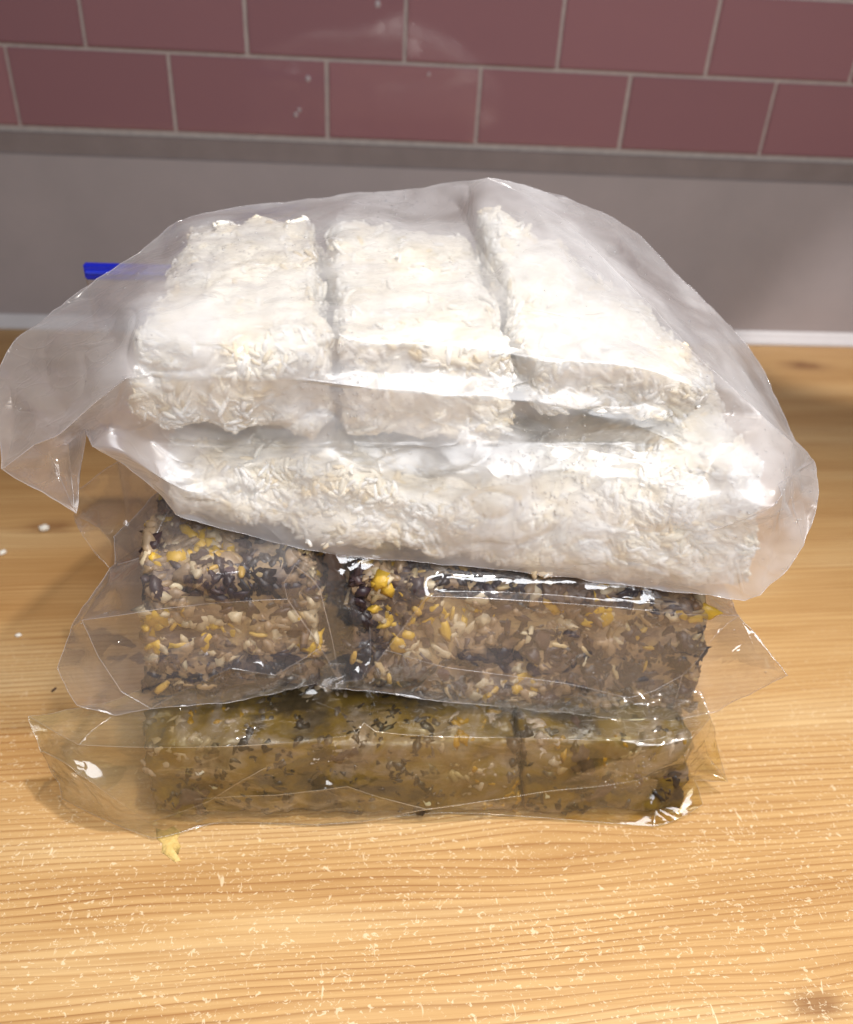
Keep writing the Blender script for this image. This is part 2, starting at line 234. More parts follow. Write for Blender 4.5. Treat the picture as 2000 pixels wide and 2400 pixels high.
# ------------------------------------------------------------------ measured shapes of films and blocks (metres)
FILM = {
 'bag1_front': dict(v=[[-0.1484,0.3149,0.1934],[-0.1562,0.3384,0.2041],[-0.1632,0.3666,0.2139],[-0.1602,0.3854,0.2223],[-0.1499,0.4042,0.2247],[-0.1375,0.4277,0.2325],[-0.1145,0.4493,0.2424],[-0.0988,0.4794,0.2525],[-0.0722,0.4888,0.2574],[-0.0269,0.4907,0.2629],[-0.0,0.4888,0.2671],[0.0334,0.47,0.2758],[0.0561,0.4559,0.2832],[0.0641,0.4512,0.2858],[0.0793,0.4512,0.2846],[0.1039,0.4559,0.2776],[0.1386,0.4606,0.2649],[0.1507,0.4606,0.2575],[0.171,0.4531,0.2412],[0.1884,0.4465,0.2281],[0.2132,0.4324,0.2087],[0.2206,0.423,0.1985],[0.2262,0.4042,0.186],[0.2243,0.376,0.179],[0.2199,0.3431,0.185],[0.2159,0.329,0.1826],[0.2103,0.3149,0.1768],[0.205,0.3055,0.1614],[0.1945,0.2989,0.148],[0.186,0.2961,0.1407],[0.1799,0.297,0.1367],[0.1703,0.3008,0.1357],[0.1301,0.3083,0.1353],[0.0955,0.313,0.1375],[0.0609,0.3177,0.1393],[0.0147,0.3224,0.1404],[-0.0221,0.3252,0.1422],[-0.0678,0.3309,0.1538],[-0.0849,0.3309,0.1597],[-0.093,0.3309,0.1769],[-0.1047,0.3262,0.1912],[-0.1123,0.3215,0.2003],[-0.1158,0.329,0.2008],[-0.1197,0.3384,0.1994],[-0.1211,0.3356,0.1917],[-0.1241,0.3309,0.1781],[-0.1244,0.3196,0.1685],[-0.137,0.3177,0.1805],[-0.1344,0.3177,0.2036],[-0.1219,0.313,0.2107],[-0.1093,0.3158,0.2217],[-0.0944,0.3262,0.2313],[-0.1288,0.3168,0.2009],[-0.1298,0.3243,0.1856],[-0.1205,0.3177,0.2047],[-0.1267,0.329,0.1805],[-0.1499,0.3694,0.2165],[-0.128,0.36,0.2279],[-0.1072,0.3572,0.2339],[-0.1495,0.344,0.2046],[-0.135,0.3309,0.211],[-0.1232,0.329,0.2124],[-0.1544,0.3544,0.2103],[-0.1508,0.344,0.2036],[-0.1479,0.329,0.1987],[-0.0898,0.3365,0.2267],[-0.0713,0.3346,0.2271],[-0.0283,0.3318,0.2288],[0.0087,0.3299,0.2256],[0.042,0.3281,0.224],[0.0757,0.3262,0.2222],[0.1183,0.3205,0.2155],[0.1447,0.3149,0.2057],[-0.0945,0.344,0.2407],[-0.0686,0.3393,0.2413],[-0.0362,0.3375,0.2426],[-0.0179,0.3356,0.2432],[-0.0083,0.3328,0.2485],[-0.0017,0.3337,0.2454],[0.0246,0.3328,0.2456],[0.0533,0.3328,0.2445],[0.0745,0.3318,0.24],[0.1149,0.3262,0.2414],[0.1424,0.3205,0.2334],[0.0828,0.4465,0.2804],[0.0999,0.4324,0.2738],[0.1205,0.4042,0.2588],[0.1392,0.376,0.2454],[0.1551,0.3497,0.2319],[0.17,0.3403,0.2229],[0.184,0.3328,0.2122],[0.198,0.329,0.2031],[0.1548,0.3017,0.1721],[0.1669,0.3008,0.1779],[0.179,0.297,0.1888],[0.182,0.2989,0.1939],[0.183,0.3055,0.1947],[0.1928,0.3149,0.194],[0.2002,0.3121,0.1743],[0.1915,0.3064,0.1689],[0.1881,0.3008,0.1565],[0.1761,0.3036,0.1709],[0.1725,0.3017,0.1557],[-0.1054,0.3271,0.2086],[-0.0999,0.3196,0.1999],[-0.0863,0.3224,0.1838],[-0.0655,0.3252,0.1706],[-0.0214,0.3234,0.1642],[-0.0802,0.4137,0.2547],[-0.0604,0.3926,0.2529],[-0.0257,0.3714,0.2521],[-0.0961,0.3807,0.2474],[-0.0792,0.3716,0.2499],[-0.0465,0.3645,0.2501],[0.0503,0.453,0.2716],[0.0602,0.3994,0.2587],[0.0706,0.3556,0.2515],[0.0664,0.3786,0.2611],[0.0937,0.3951,0.2656],[0.1131,0.3926,0.2577],[0.0264,0.3721,0.2532],[0.0522,0.3648,0.252],[0.0903,0.3552,0.2499],[0.1136,0.3611,0.2505],[-0.0939,0.3365,0.1952],[-0.0512,0.3337,0.1941],[-0.008,0.3309,0.1971],[0.035,0.3281,0.1992],[0.0777,0.3252,0.2039],[0.1209,0.3196,0.2002],[0.1544,0.314,0.1914],[-0.0134,0.4476,0.2663],[0.005,0.4482,0.2668],[0.0234,0.4636,0.2668],[0.0428,0.4401,0.266],[0.0585,0.4181,0.274],[-0.1023,0.4435,0.2438],[-0.0735,0.4313,0.2569],[-0.0628,0.4273,0.2573],[-0.0323,0.417,0.2591],[-0.0173,0.4237,0.2587],[0.0006,0.4161,0.2608],[0.018,0.4126,0.2603],[0.0398,0.4069,0.2597],[-0.0133,0.3905,0.2565],[0.002,0.3914,0.2566],[0.0215,0.3871,0.2558],[0.1473,0.4295,0.2471],[0.1645,0.4347,0.2376],[-0.0978,0.36,0.2472],[-0.0847,0.3553,0.248],[-0.0657,0.3539,0.2483],[-0.0288,0.3554,0.2495],[-0.0172,0.3508,0.2496],[-0.0023,0.3582,0.2509],[0.0233,0.3558,0.2505],[0.0914,0.3643,0.2535],[0.1682,0.4121,0.2302],[-0.0986,0.3438,0.2337],[0.0892,0.3447,0.2458],[0.1028,0.3436,0.2443],[0.1272,0.3454,0.2432],[0.1706,0.3735,0.2301],[0.0041,0.3373,0.2301],[0.014,0.3373,0.2307],[0.0383,0.3369,0.2316],[0.0508,0.3365,0.2307],[0.0691,0.3365,0.231],[0.0991,0.3322,0.2283],[0.1257,0.3294,0.2297],[-0.0837,0.3383,0.2108],[-0.0706,0.3379,0.2131],[-0.0538,0.3375,0.2162],[-0.0326,0.336,0.2152],[-0.013,0.3348,0.2185],[0.0054,0.3346,0.2125],[0.0232,0.3344,0.2108],[0.0481,0.3345,0.2128],[0.124,0.3281,0.2214],[0.1379,0.3259,0.2175],[0.1699,0.3495,0.2064],[-0.0304,0.3338,0.2035],[0.1219,0.3299,0.2026],[0.1593,0.3235,0.2052],[-0.0746,0.3317,0.1819],[-0.0498,0.3293,0.1854],[-0.039,0.3284,0.1884],[-0.0181,0.3255,0.1858],[0.0043,0.3233,0.1897],[0.0221,0.321,0.1888],[0.0352,0.3198,0.1921],[0.0537,0.3173,0.1903],[0.0702,0.3155,0.1919],[0.0874,0.3142,0.1976],[0.1059,0.3115,0.1947],[0.1176,0.3106,0.1981],[0.1605,0.3059,0.202],[-0.0142,0.3222,0.1711],[-0.0034,0.3215,0.1714],[0.0133,0.3204,0.1773],[0.0397,0.3176,0.1803],[0.0498,0.3164,0.1807],[0.0762,0.3133,0.1821],[0.0847,0.3114,0.1761],[0.1033,0.3093,0.1774],[0.1269,0.3067,0.1796],[0.1469,0.3049,0.1838],[0.1613,0.3041,0.1904],[-0.0016,0.3165,0.1568],[0.0222,0.3148,0.1606],[0.0359,0.314,0.1613],[0.0538,0.3128,0.1619],[0.0688,0.3113,0.1622],[0.0967,0.3084,0.1655],[0.1115,0.3071,0.1692],[0.1293,0.3042,0.1646],[0.1463,0.3027,0.1685],[0.089,0.3063,0.1533],[0.1106,0.3036,0.1512],[0.1252,0.3028,0.1521],[0.1456,0.2999,0.1493],[0.1617,0.2978,0.1483],[-0.1288,0.4135,0.2308],[-0.1128,0.3432,0.2268],[0.0696,0.3556,0.2527]],
  f=[[1,2,62],[62,63,1],[63,64,1],[0,1,64],[52,47,48],[4,56,3],[2,3,56],[62,2,56],[56,60,62],[60,59,62],[63,62,59],[59,60,63],[60,48,63],[64,63,48],[0,64,48],[48,47,0],[54,55,53],[49,61,50],[54,49,43],[55,54,44],[44,45,55],[46,55,45],[56,4,57],[57,61,56],[60,56,61],[61,49,60],[48,60,49],[52,48,49],[49,54,52],[54,53,52],[47,52,53],[55,46,53],[58,158,223],[6,111,222],[111,149,222],[58,222,149],[149,73,58],[158,58,73],[73,65,158],[65,51,158],[223,158,51],[104,103,124],[105,38,39],[136,7,108],[108,112,136],[112,151,150],[151,74,150],[66,171,170],[105,184,106],[7,136,6],[111,6,136],[136,112,111],[112,150,111],[149,111,150],[73,149,150],[150,74,73],[65,73,74],[74,66,65],[66,170,65],[51,65,170],[103,51,170],[124,103,170],[170,171,124],[184,105,124],[104,124,105],[40,104,39],[6,222,5],[4,5,222],[57,4,222],[222,58,57],[58,223,57],[61,57,223],[50,61,223],[223,51,50],[51,103,50],[43,50,103],[42,43,103],[41,42,103],[103,104,41],[104,40,41],[8,138,137],[138,109,137],[173,181,125],[125,181,126],[185,125,186],[173,125,172],[106,185,107],[139,9,140],[140,144,139],[110,139,144],[144,153,110],[152,110,153],[153,76,152],[78,163,76],[187,197,107],[9,139,8],[138,8,139],[109,138,139],[139,110,109],[110,152,113],[75,113,152],[152,76,75],[76,67,75],[173,172,67],[67,174,173],[181,173,174],[187,107,186],[185,186,107],[107,36,37],[154,78,77],[10,132,131],[132,141,131],[126,175,176],[120,155,146],[165,69,164],[11,133,10],[132,10,133],[133,142,132],[141,132,142],[145,141,142],[142,146,145],[154,145,146],[146,155,154],[78,154,155],[155,79,78],[79,164,78],[163,78,164],[164,68,163],[68,176,175],[189,199,188],[198,188,199],[208,198,199],[199,209,208],[209,35,208],[10,131,9],[140,9,131],[131,141,140],[144,140,141],[141,145,144],[145,154,144],[153,144,154],[154,77,153],[76,153,77],[77,78,76],[175,126,174],[181,174,126],[126,188,187],[188,198,187],[197,187,198],[198,208,197],[107,197,208],[36,107,208],[208,35,36],[8,137,7],[108,7,137],[137,109,108],[112,108,109],[109,113,112],[113,75,151],[74,151,75],[66,74,75],[171,66,172],[172,125,171],[125,185,184],[185,106,184],[106,37,38],[166,167,70],[166,69,165],[69,177,127],[14,84,13],[135,13,84],[84,117,135],[115,135,117],[34,211,212],[13,135,12],[114,12,135],[135,115,114],[121,143,115],[115,117,224],[116,80,121],[166,165,80],[80,167,166],[127,177,128],[190,127,191],[200,190,191],[201,200,191],[191,192,201],[212,211,201],[200,201,211],[210,200,211],[211,34,210],[203,202,193],[213,204,214],[218,213,214],[214,219,218],[85,15,16],[16,86,85],[86,119,118],[156,118,119],[119,123,156],[122,156,123],[123,160,122],[159,122,160],[81,159,160],[70,81,168],[70,168,71],[194,204,193],[203,193,204],[204,213,203],[217,203,213],[213,218,217],[33,217,218],[84,14,15],[15,85,84],[85,118,84],[117,84,118],[118,156,117],[122,159,116],[159,81,116],[80,116,81],[167,80,81],[81,70,167],[70,128,177],[192,191,128],[128,193,192],[193,202,192],[201,192,202],[212,201,202],[202,203,212],[203,217,212],[34,212,217],[217,33,34],[147,17,18],[18,148,147],[148,87,147],[88,83,161],[178,82,169],[19,162,157],[162,88,157],[72,179,183],[183,130,72],[216,206,92],[92,221,216],[220,216,221],[148,18,19],[19,157,148],[87,148,157],[157,88,87],[83,179,169],[178,169,179],[71,178,179],[206,216,205],[215,205,216],[216,220,215],[180,89,90],[102,93,101],[101,100,102],[100,29,102],[29,30,102],[31,102,30],[97,95,96],[94,96,95],[91,23,24],[26,27,98],[91,24,97],[24,25,97],[25,26,97],[95,98,99],[98,27,99],[89,21,22],[90,89,22],[22,23,90],[23,91,90],[207,196,96],[96,94,207],[93,207,94],[101,93,94],[94,99,101],[100,101,99],[99,27,100],[27,28,100],[29,100,28],[162,19,20],[20,21,162],[21,89,162],[88,162,89],[83,88,89],[89,180,83],[179,83,180],[183,179,180],[180,90,183],[90,196,183],[130,183,196],[196,207,130],[206,130,207],[92,206,207],[207,93,92],[93,102,92],[221,92,102],[102,31,221],[220,221,31],[32,220,31],[86,16,17],[17,147,86],[147,87,86],[87,161,123],[160,123,161],[161,82,160],[82,178,168],[178,71,168],[179,72,71],[195,194,129],[72,130,129],[206,205,195],[194,195,205],[204,194,205],[214,204,205],[205,215,214],[219,214,215],[215,220,219],[220,32,219],[218,219,32],[33,218,32],[12,114,11],[114,134,11],[133,11,134],[142,133,134],[134,143,142],[146,142,143],[120,146,143],[143,121,120],[155,120,121],[79,155,121],[121,80,79],[80,165,79],[164,79,165],[69,127,176],[127,190,189],[190,200,189],[199,189,200],[209,199,200],[200,210,209],[35,209,210],[210,34,35],[54,43,44],[50,43,49],[47,53,46],[67,172,66],[75,67,66],[68,175,174],[174,67,68],[163,68,67],[67,76,163],[176,68,69],[68,164,69],[177,69,70],[69,166,70],[128,70,71],[72,129,182],[182,71,72],[168,81,82],[160,82,81],[169,82,83],[82,161,83],[118,85,86],[119,86,123],[87,123,86],[161,87,88],[97,96,91],[196,90,91],[96,196,91],[95,97,98],[26,98,97],[94,95,99],[105,39,104],[38,105,106],[37,106,107],[113,109,110],[151,112,113],[143,134,115],[134,114,115],[121,115,224],[116,121,224],[122,116,224],[156,122,224],[117,156,224],[184,124,125],[171,125,124],[187,186,126],[186,125,126],[189,188,127],[188,126,127],[176,127,126],[191,127,128],[194,193,129],[193,128,129],[182,129,128],[71,182,128],[130,206,195],[195,129,130]],
  c=[[1,2,1.0],[0,1,1.0],[62,63,0.7],[63,64,0.7],[2,3,1.0],[2,62,0.7],[0,64,0.7],[59,60,0.6],[48,52,0.7],[3,4,1.0],[0,48,0.95],[0,47,1.0],[46,55,0.8],[54,55,0.8],[44,45,1.0],[41,42,1.0],[42,43,1.0],[43,54,0.7],[45,46,1.0],[4,5,1.0],[56,57,0.7],[60,61,0.6],[48,49,0.95],[52,54,0.7],[52,53,0.8],[46,47,1.0],[51,65,0.5],[51,103,0.6],[38,39,1.0],[6,7,1.0],[111,112,0.4],[73,74,0.5],[65,66,0.5],[39,40,1.0],[5,6,1.0],[57,58,0.7],[50,51,0.95],[41,103,0.6],[41,104,0.6],[40,41,1.0],[8,9,1.0],[75,76,0.5],[36,37,1.0],[77,78,0.5],[10,11,1.0],[78,79,0.5],[9,10,1.0],[76,77,0.5],[35,36,1.0],[7,8,1.0],[108,109,0.4],[74,75,0.5],[37,38,1.0],[13,14,1.0],[13,84,0.85],[12,13,1.0],[15,16,1.0],[118,119,0.4],[122,123,0.4],[14,15,1.0],[84,85,0.85],[117,118,0.4],[80,81,0.5],[33,34,1.0],[17,18,1.0],[18,19,1.0],[29,100,0.7],[20,21,1.0],[29,30,1.0],[89,90,0.85],[101,102,0.4],[30,102,0.4],[30,31,1.0],[96,97,0.9],[95,96,0.9],[94,95,0.9],[25,26,1.0],[24,25,1.0],[26,27,1.0],[23,24,1.0],[24,91,0.85],[27,98,0.9],[22,23,1.0],[24,97,0.9],[27,28,1.0],[21,22,1.0],[93,94,0.9],[99,100,0.7],[28,29,1.0],[19,20,1.0],[88,89,0.85],[92,93,0.9],[31,32,1.0],[16,17,1.0],[32,33,1.0],[11,12,1.0],[120,121,0.4],[79,80,0.5],[34,35,1.0],[43,44,1.0],[49,50,0.95],[46,53,0.8],[66,67,0.5],[67,68,0.5],[68,69,0.5],[69,70,0.5],[70,71,0.5],[71,72,0.5],[81,82,0.5],[82,83,0.5],[85,86,0.85],[86,87,0.85],[87,88,0.85],[90,91,0.85],[97,98,0.9],[95,99,0.7],[104,105,0.6],[105,106,0.6],[106,107,0.6],[109,110,0.4],[112,113,0.4],[114,115,0.4],[115,224,0.4],[116,224,0.4],[121,224,0.4],[122,224,0.4],[124,125,0.05],[125,126,0.05],[126,127,0.05],[127,128,0.05],[128,129,0.05],[129,130,0.05]]),
 'bag1_back': dict(v=[[-0.1484,0.3149,0.1934],[-0.1562,0.3384,0.2041],[-0.1632,0.3666,0.2139],[-0.1602,0.3854,0.2223],[-0.1499,0.4042,0.2247],[-0.1375,0.4277,0.2325],[-0.1145,0.4493,0.2424],[-0.0988,0.4794,0.2525],[-0.0722,0.4888,0.2574],[-0.0269,0.4907,0.2629],[-0.0,0.4888,0.2671],[0.0334,0.47,0.2758],[0.0561,0.4559,0.2832],[0.0641,0.4512,0.2858],[0.0793,0.4512,0.2846],[0.1039,0.4559,0.2776],[0.1386,0.4606,0.2649],[0.1507,0.4606,0.2575],[0.171,0.4531,0.2412],[0.1884,0.4465,0.2281],[0.2132,0.4324,0.2087],[0.2206,0.423,0.1985],[0.2262,0.4042,0.186],[0.2243,0.376,0.179],[0.2199,0.3431,0.185],[0.2159,0.329,0.1826],[0.2103,0.3149,0.1768],[0.205,0.3055,0.1614],[0.1945,0.2989,0.148],[0.186,0.2961,0.1407],[0.1799,0.297,0.1367],[0.1703,0.3008,0.1357],[0.1301,0.3083,0.1353],[0.0955,0.313,0.1375],[0.0609,0.3177,0.1393],[0.0147,0.3224,0.1404],[-0.0221,0.3252,0.1422],[-0.0678,0.3309,0.1538],[-0.0849,0.3309,0.1597],[-0.093,0.3309,0.1769],[-0.1047,0.3262,0.1912],[-0.1123,0.3215,0.2003],[-0.1158,0.329,0.2008],[-0.1197,0.3384,0.1994],[-0.1211,0.3356,0.1917],[-0.1241,0.3309,0.1781],[-0.1244,0.3196,0.1685],[-0.137,0.3177,0.1805],[-0.1336,0.47,0.2026],[-0.0993,0.5452,0.2007],[-0.0124,0.5546,0.2128],[0.0778,0.5264,0.2363],[0.1448,0.5358,0.2107],[0.2081,0.5076,0.177],[0.2267,0.4512,0.1504],[0.2332,0.3948,0.1433],[0.1974,0.4042,0.1284],[0.1316,0.4324,0.1294],[0.0564,0.4512,0.1378],[-0.0094,0.4512,0.1454],[-0.0752,0.4418,0.1566],[-0.1081,0.4418,0.183],[-0.1505,0.4042,0.1968],[-0.1484,0.3572,0.1943],[-0.1345,0.3403,0.185],[-0.1346,0.3346,0.1757],[-0.1436,0.329,0.1854],[-0.0376,0.5264,0.2112],[0.0564,0.5264,0.2018],[0.141,0.4888,0.183],[-0.1323,0.3948,0.1774]],
  f=[[1,2,63],[0,1,63],[66,47,0],[43,44,64],[44,45,64],[65,64,45],[46,65,45],[3,4,62],[2,3,62],[63,2,62],[63,62,70],[64,65,66],[47,66,65],[65,46,47],[41,70,40],[70,48,61],[40,70,61],[61,39,40],[9,50,8],[49,8,50],[50,67,49],[67,59,60],[37,60,59],[59,36,37],[8,49,7],[6,7,49],[48,6,49],[61,48,49],[49,67,61],[67,60,61],[39,61,60],[38,39,60],[60,37,38],[6,48,5],[4,5,48],[62,4,48],[48,70,62],[42,43,70],[70,41,42],[13,51,12],[11,12,51],[58,34,35],[52,15,16],[16,17,52],[57,32,33],[51,13,14],[14,15,51],[15,52,51],[68,51,52],[52,69,68],[58,68,69],[69,57,58],[57,33,58],[34,58,33],[53,18,19],[20,21,54],[53,19,20],[20,54,53],[56,30,31],[23,24,55],[24,25,55],[25,26,55],[26,27,55],[54,21,22],[22,23,54],[23,55,54],[56,54,55],[55,27,56],[27,28,56],[28,29,56],[30,56,29],[52,17,18],[18,53,52],[69,52,53],[53,54,69],[57,69,54],[54,56,57],[56,31,57],[32,57,31],[50,9,10],[10,11,50],[11,51,50],[51,68,50],[67,50,68],[59,67,68],[68,58,59],[58,35,59],[36,59,35],[66,0,64],[63,64,0],[43,64,70],[64,63,70]],
  c=[[1,2,1.0],[2,3,1.0],[0,1,1.0],[3,4,1.0],[0,47,1.0],[44,45,1.0],[42,43,1.0],[43,44,1.0],[45,46,1.0],[4,5,1.0],[3,62,0.6],[46,47,1.0],[40,41,1.0],[6,7,1.0],[38,39,1.0],[61,70,0.6],[39,40,1.0],[8,9,1.0],[36,37,1.0],[7,8,1.0],[37,38,1.0],[5,6,1.0],[62,70,0.6],[41,42,1.0],[11,12,1.0],[10,11,1.0],[12,13,1.0],[34,35,1.0],[14,15,1.0],[16,17,1.0],[15,16,1.0],[32,33,1.0],[13,14,1.0],[33,34,1.0],[18,19,1.0],[20,21,1.0],[19,20,1.0],[30,31,1.0],[28,29,1.0],[25,26,1.0],[24,25,1.0],[23,24,1.0],[26,27,1.0],[22,23,1.0],[27,28,1.0],[21,22,1.0],[29,30,1.0],[17,18,1.0],[31,32,1.0],[9,10,1.0],[35,36,1.0],[0,64,0.7],[64,70,0.7]]),
 'bag2_front': dict(v=[[-0.0991,0.3597,0.153],[-0.1224,0.3547,0.13],[-0.1189,0.34,0.1244],[-0.1184,0.33,0.1286],[-0.1276,0.323,0.1173],[-0.1379,0.318,0.1024],[-0.1451,0.3089,0.0839],[-0.1361,0.3009,0.0671],[-0.1192,0.2996,0.062],[-0.1007,0.2984,0.0674],[-0.0786,0.2998,0.068],[-0.0553,0.3028,0.0678],[-0.0352,0.3069,0.07],[-0.0207,0.3097,0.0714],[-0.0153,0.3068,0.0706],[0.0013,0.3066,0.0712],[0.0348,0.3048,0.0641],[0.0662,0.3038,0.0607],[0.0982,0.3029,0.0572],[0.1283,0.302,0.0528],[0.1542,0.3,0.0508],[0.1751,0.301,0.053],[0.1877,0.3019,0.0566],[0.2035,0.2972,0.0791],[0.2114,0.2919,0.0924],[0.2031,0.3044,0.1001],[0.1908,0.3156,0.1103],[0.1957,0.338,0.1034],[0.1936,0.3578,0.113],[0.1501,0.3776,0.128],[0.0673,0.3732,0.143],[-0.0093,0.3738,0.148],[-0.0696,0.3671,0.156],[-0.1298,0.3115,0.113],[-0.0999,0.304,0.1241],[-0.0666,0.3041,0.1297],[-0.0325,0.305,0.1311],[-0.1224,0.3033,0.098],[-0.1145,0.3013,0.0757],[-0.1185,0.338,0.1253],[-0.1003,0.33,0.1368],[-0.0918,0.3476,0.15],[-0.115,0.316,0.1289],[-0.089,0.308,0.1396],[-0.0738,0.309,0.1416],[-0.052,0.31,0.1442],[-0.0388,0.31,0.1459],[-0.0287,0.308,0.148],[-0.0339,0.306,0.1397],[-0.0213,0.308,0.141],[-0.0179,0.308,0.1344],[-0.0146,0.3073,0.1166],[-0.0118,0.3069,0.0982],[-0.009,0.3015,0.0802],[0.0013,0.2991,0.0842],[0.0129,0.3034,0.0997],[0.0317,0.308,0.1301],[-0.0175,0.3047,0.101],[-0.0812,0.3012,0.0793],[-0.0619,0.3026,0.09],[-0.0399,0.301,0.0864],[0.0051,0.3199,0.1102],[0.0065,0.3072,0.0896],[-0.0084,0.323,0.1305],[-0.0229,0.3391,0.136],[0.015,0.323,0.1305],[0.0225,0.3393,0.136],[-0.0105,0.3125,0.1212],[0.0195,0.312,0.123],[0.0604,0.307,0.1297],[0.0907,0.306,0.128],[0.1313,0.3051,0.1247],[0.1562,0.3053,0.1204],[0.0333,0.313,0.129],[0.0611,0.312,0.1291],[0.0917,0.311,0.1275],[0.1324,0.3092,0.1243],[0.1647,0.3092,0.1207],[0.0396,0.3045,0.0876],[0.0641,0.3036,0.0842],[0.0867,0.3036,0.0801],[0.1095,0.3028,0.0761],[0.1385,0.3014,0.0673],[0.1502,0.3011,0.0724],[0.163,0.301,0.0837],[0.1839,0.3108,0.1104],[0.1747,0.3051,0.1043],[0.1685,0.3013,0.0931],[0.1624,0.2992,0.0664],[0.1631,0.3,0.0525],[0.1756,0.3003,0.0721],[0.2034,0.2986,0.0906],[-0.1162,0.3153,0.1132],[-0.1185,0.3029,0.0791],[-0.0825,0.347,0.1519],[-0.0618,0.3437,0.1514],[-0.0459,0.3421,0.1512],[-0.0241,0.3426,0.1515],[-0.0016,0.3588,0.1445],[0.0267,0.3504,0.1424],[0.0467,0.3603,0.1423],[0.0768,0.3522,0.1401],[-0.0833,0.3213,0.1459],[-0.0641,0.3234,0.1466],[-0.0371,0.3255,0.1474],[-0.017,0.3328,0.1453],[-0.0015,0.3349,0.1424],[0.0293,0.3339,0.1408],[0.0469,0.3329,0.1399],[0.0724,0.3381,0.1391],[0.1002,0.3347,0.1375],[0.1164,0.3371,0.1369],[0.1439,0.3352,0.1351],[0.0308,0.3147,0.1391],[0.0502,0.3125,0.1379],[0.0713,0.3152,0.1372],[0.0962,0.3105,0.1356],[0.1149,0.3149,0.1351],[0.1322,0.3155,0.1343],[0.0475,0.3111,0.1182],[-0.1061,0.3067,0.1043],[-0.0767,0.3086,0.1106],[-0.0653,0.3091,0.1092],[-0.0431,0.3093,0.1061],[-0.0019,0.3104,0.1054],[0.0561,0.3091,0.103],[0.0729,0.3089,0.1039],[0.0971,0.3084,0.1105],[0.1241,0.3068,0.1035],[0.1467,0.3058,0.1038],[-0.1068,0.3047,0.093],[-0.0893,0.3043,0.0903],[-0.0678,0.3064,0.0948],[-0.0441,0.3074,0.0923],[-0.0019,0.3085,0.0911],[0.0754,0.3073,0.0915],[0.0938,0.3066,0.0892],[0.1182,0.3062,0.0924],[0.1502,0.3041,0.0832],[-0.0652,0.3032,0.0757],[0.0287,0.3059,0.0746],[-0.1145,0.316,0.1294]],
  f=[[3,42,4],[33,5,4],[5,33,37],[6,5,37],[7,6,37],[38,8,93],[2,39,3],[39,40,141],[4,42,33],[33,92,34],[120,130,37],[130,38,37],[7,37,93],[93,8,7],[94,102,41],[94,41,0],[41,102,40],[102,43,40],[35,122,121],[122,132,121],[94,0,32],[102,94,103],[103,44,102],[43,102,44],[44,35,43],[121,132,131],[132,58,131],[9,131,58],[58,10,9],[0,41,1],[41,40,1],[2,1,40],[39,2,40],[34,121,120],[121,131,120],[130,120,131],[131,9,130],[38,130,9],[8,38,9],[139,59,11],[97,64,104],[64,47,104],[46,104,47],[48,46,47],[97,104,96],[45,96,104],[104,46,45],[46,48,45],[48,36,45],[59,133,60],[11,59,60],[60,12,11],[67,51,50],[51,52,57],[57,52,53],[134,54,53],[54,15,53],[98,106,105],[106,63,105],[50,49,63],[67,50,63],[51,67,124],[52,51,124],[124,134,52],[134,53,52],[14,13,53],[53,15,14],[97,96,31],[31,98,97],[98,105,97],[64,97,105],[105,63,64],[63,49,64],[47,64,49],[48,47,49],[36,48,49],[49,50,36],[50,51,36],[51,57,36],[133,123,57],[60,133,57],[57,13,60],[12,60,13],[31,96,32],[96,95,32],[94,32,95],[103,94,95],[95,96,103],[96,45,103],[44,103,45],[35,44,45],[45,36,35],[122,35,123],[123,133,122],[133,59,122],[132,122,59],[58,132,59],[10,58,139],[139,11,10],[61,65,68],[55,61,68],[100,108,107],[113,107,108],[56,113,73],[114,74,73],[119,78,56],[100,107,99],[66,99,107],[107,113,66],[65,66,113],[68,65,113],[113,56,68],[55,68,56],[140,55,78],[78,16,140],[69,126,125],[80,135,136],[109,30,101],[114,109,115],[74,114,115],[115,75,74],[126,69,70],[70,127,126],[127,136,126],[136,135,126],[125,126,135],[79,125,135],[135,80,79],[17,79,80],[80,18,17],[108,100,30],[30,109,108],[109,114,108],[113,108,114],[73,113,114],[69,125,119],[78,119,125],[125,79,78],[79,17,78],[16,78,17],[116,110,111],[116,111,117],[137,82,81],[82,19,81],[111,110,29],[29,112,111],[112,118,111],[117,111,118],[118,76,117],[71,129,128],[129,138,128],[137,128,138],[82,137,138],[138,83,82],[83,20,82],[19,82,20],[27,26,77],[86,87,72],[87,90,84],[88,84,90],[90,21,88],[89,88,21],[91,25,24],[91,24,23],[25,91,26],[28,27,77],[87,86,91],[91,23,87],[90,87,23],[23,22,90],[21,90,22],[112,29,28],[28,77,112],[118,112,77],[71,76,72],[129,71,72],[72,87,129],[87,84,129],[138,129,84],[83,138,84],[84,88,83],[20,83,88],[88,89,20],[89,21,20],[101,30,29],[29,110,101],[109,101,110],[115,109,110],[110,116,115],[75,115,116],[116,117,75],[128,137,127],[136,127,137],[137,81,136],[80,136,81],[18,80,81],[81,19,18],[30,100,31],[100,99,31],[98,31,99],[106,98,99],[99,66,106],[66,65,106],[63,106,65],[65,61,63],[67,63,61],[124,67,61],[61,55,62],[134,124,62],[54,134,62],[62,55,54],[15,54,140],[140,16,15],[37,33,120],[34,120,33],[35,121,34],[34,43,35],[36,123,35],[38,93,37],[42,92,33],[40,43,141],[55,140,54],[56,78,55],[123,36,57],[13,57,53],[59,139,58],[124,61,62],[119,56,69],[127,70,128],[71,128,70],[86,72,85],[26,85,72],[72,77,26],[56,73,69],[74,69,73],[75,70,69],[69,74,75],[76,71,70],[70,75,76],[117,76,75],[77,72,76],[76,118,77],[86,85,91],[85,26,91],[42,3,141],[3,39,141],[92,42,141],[34,92,141],[43,34,141]],
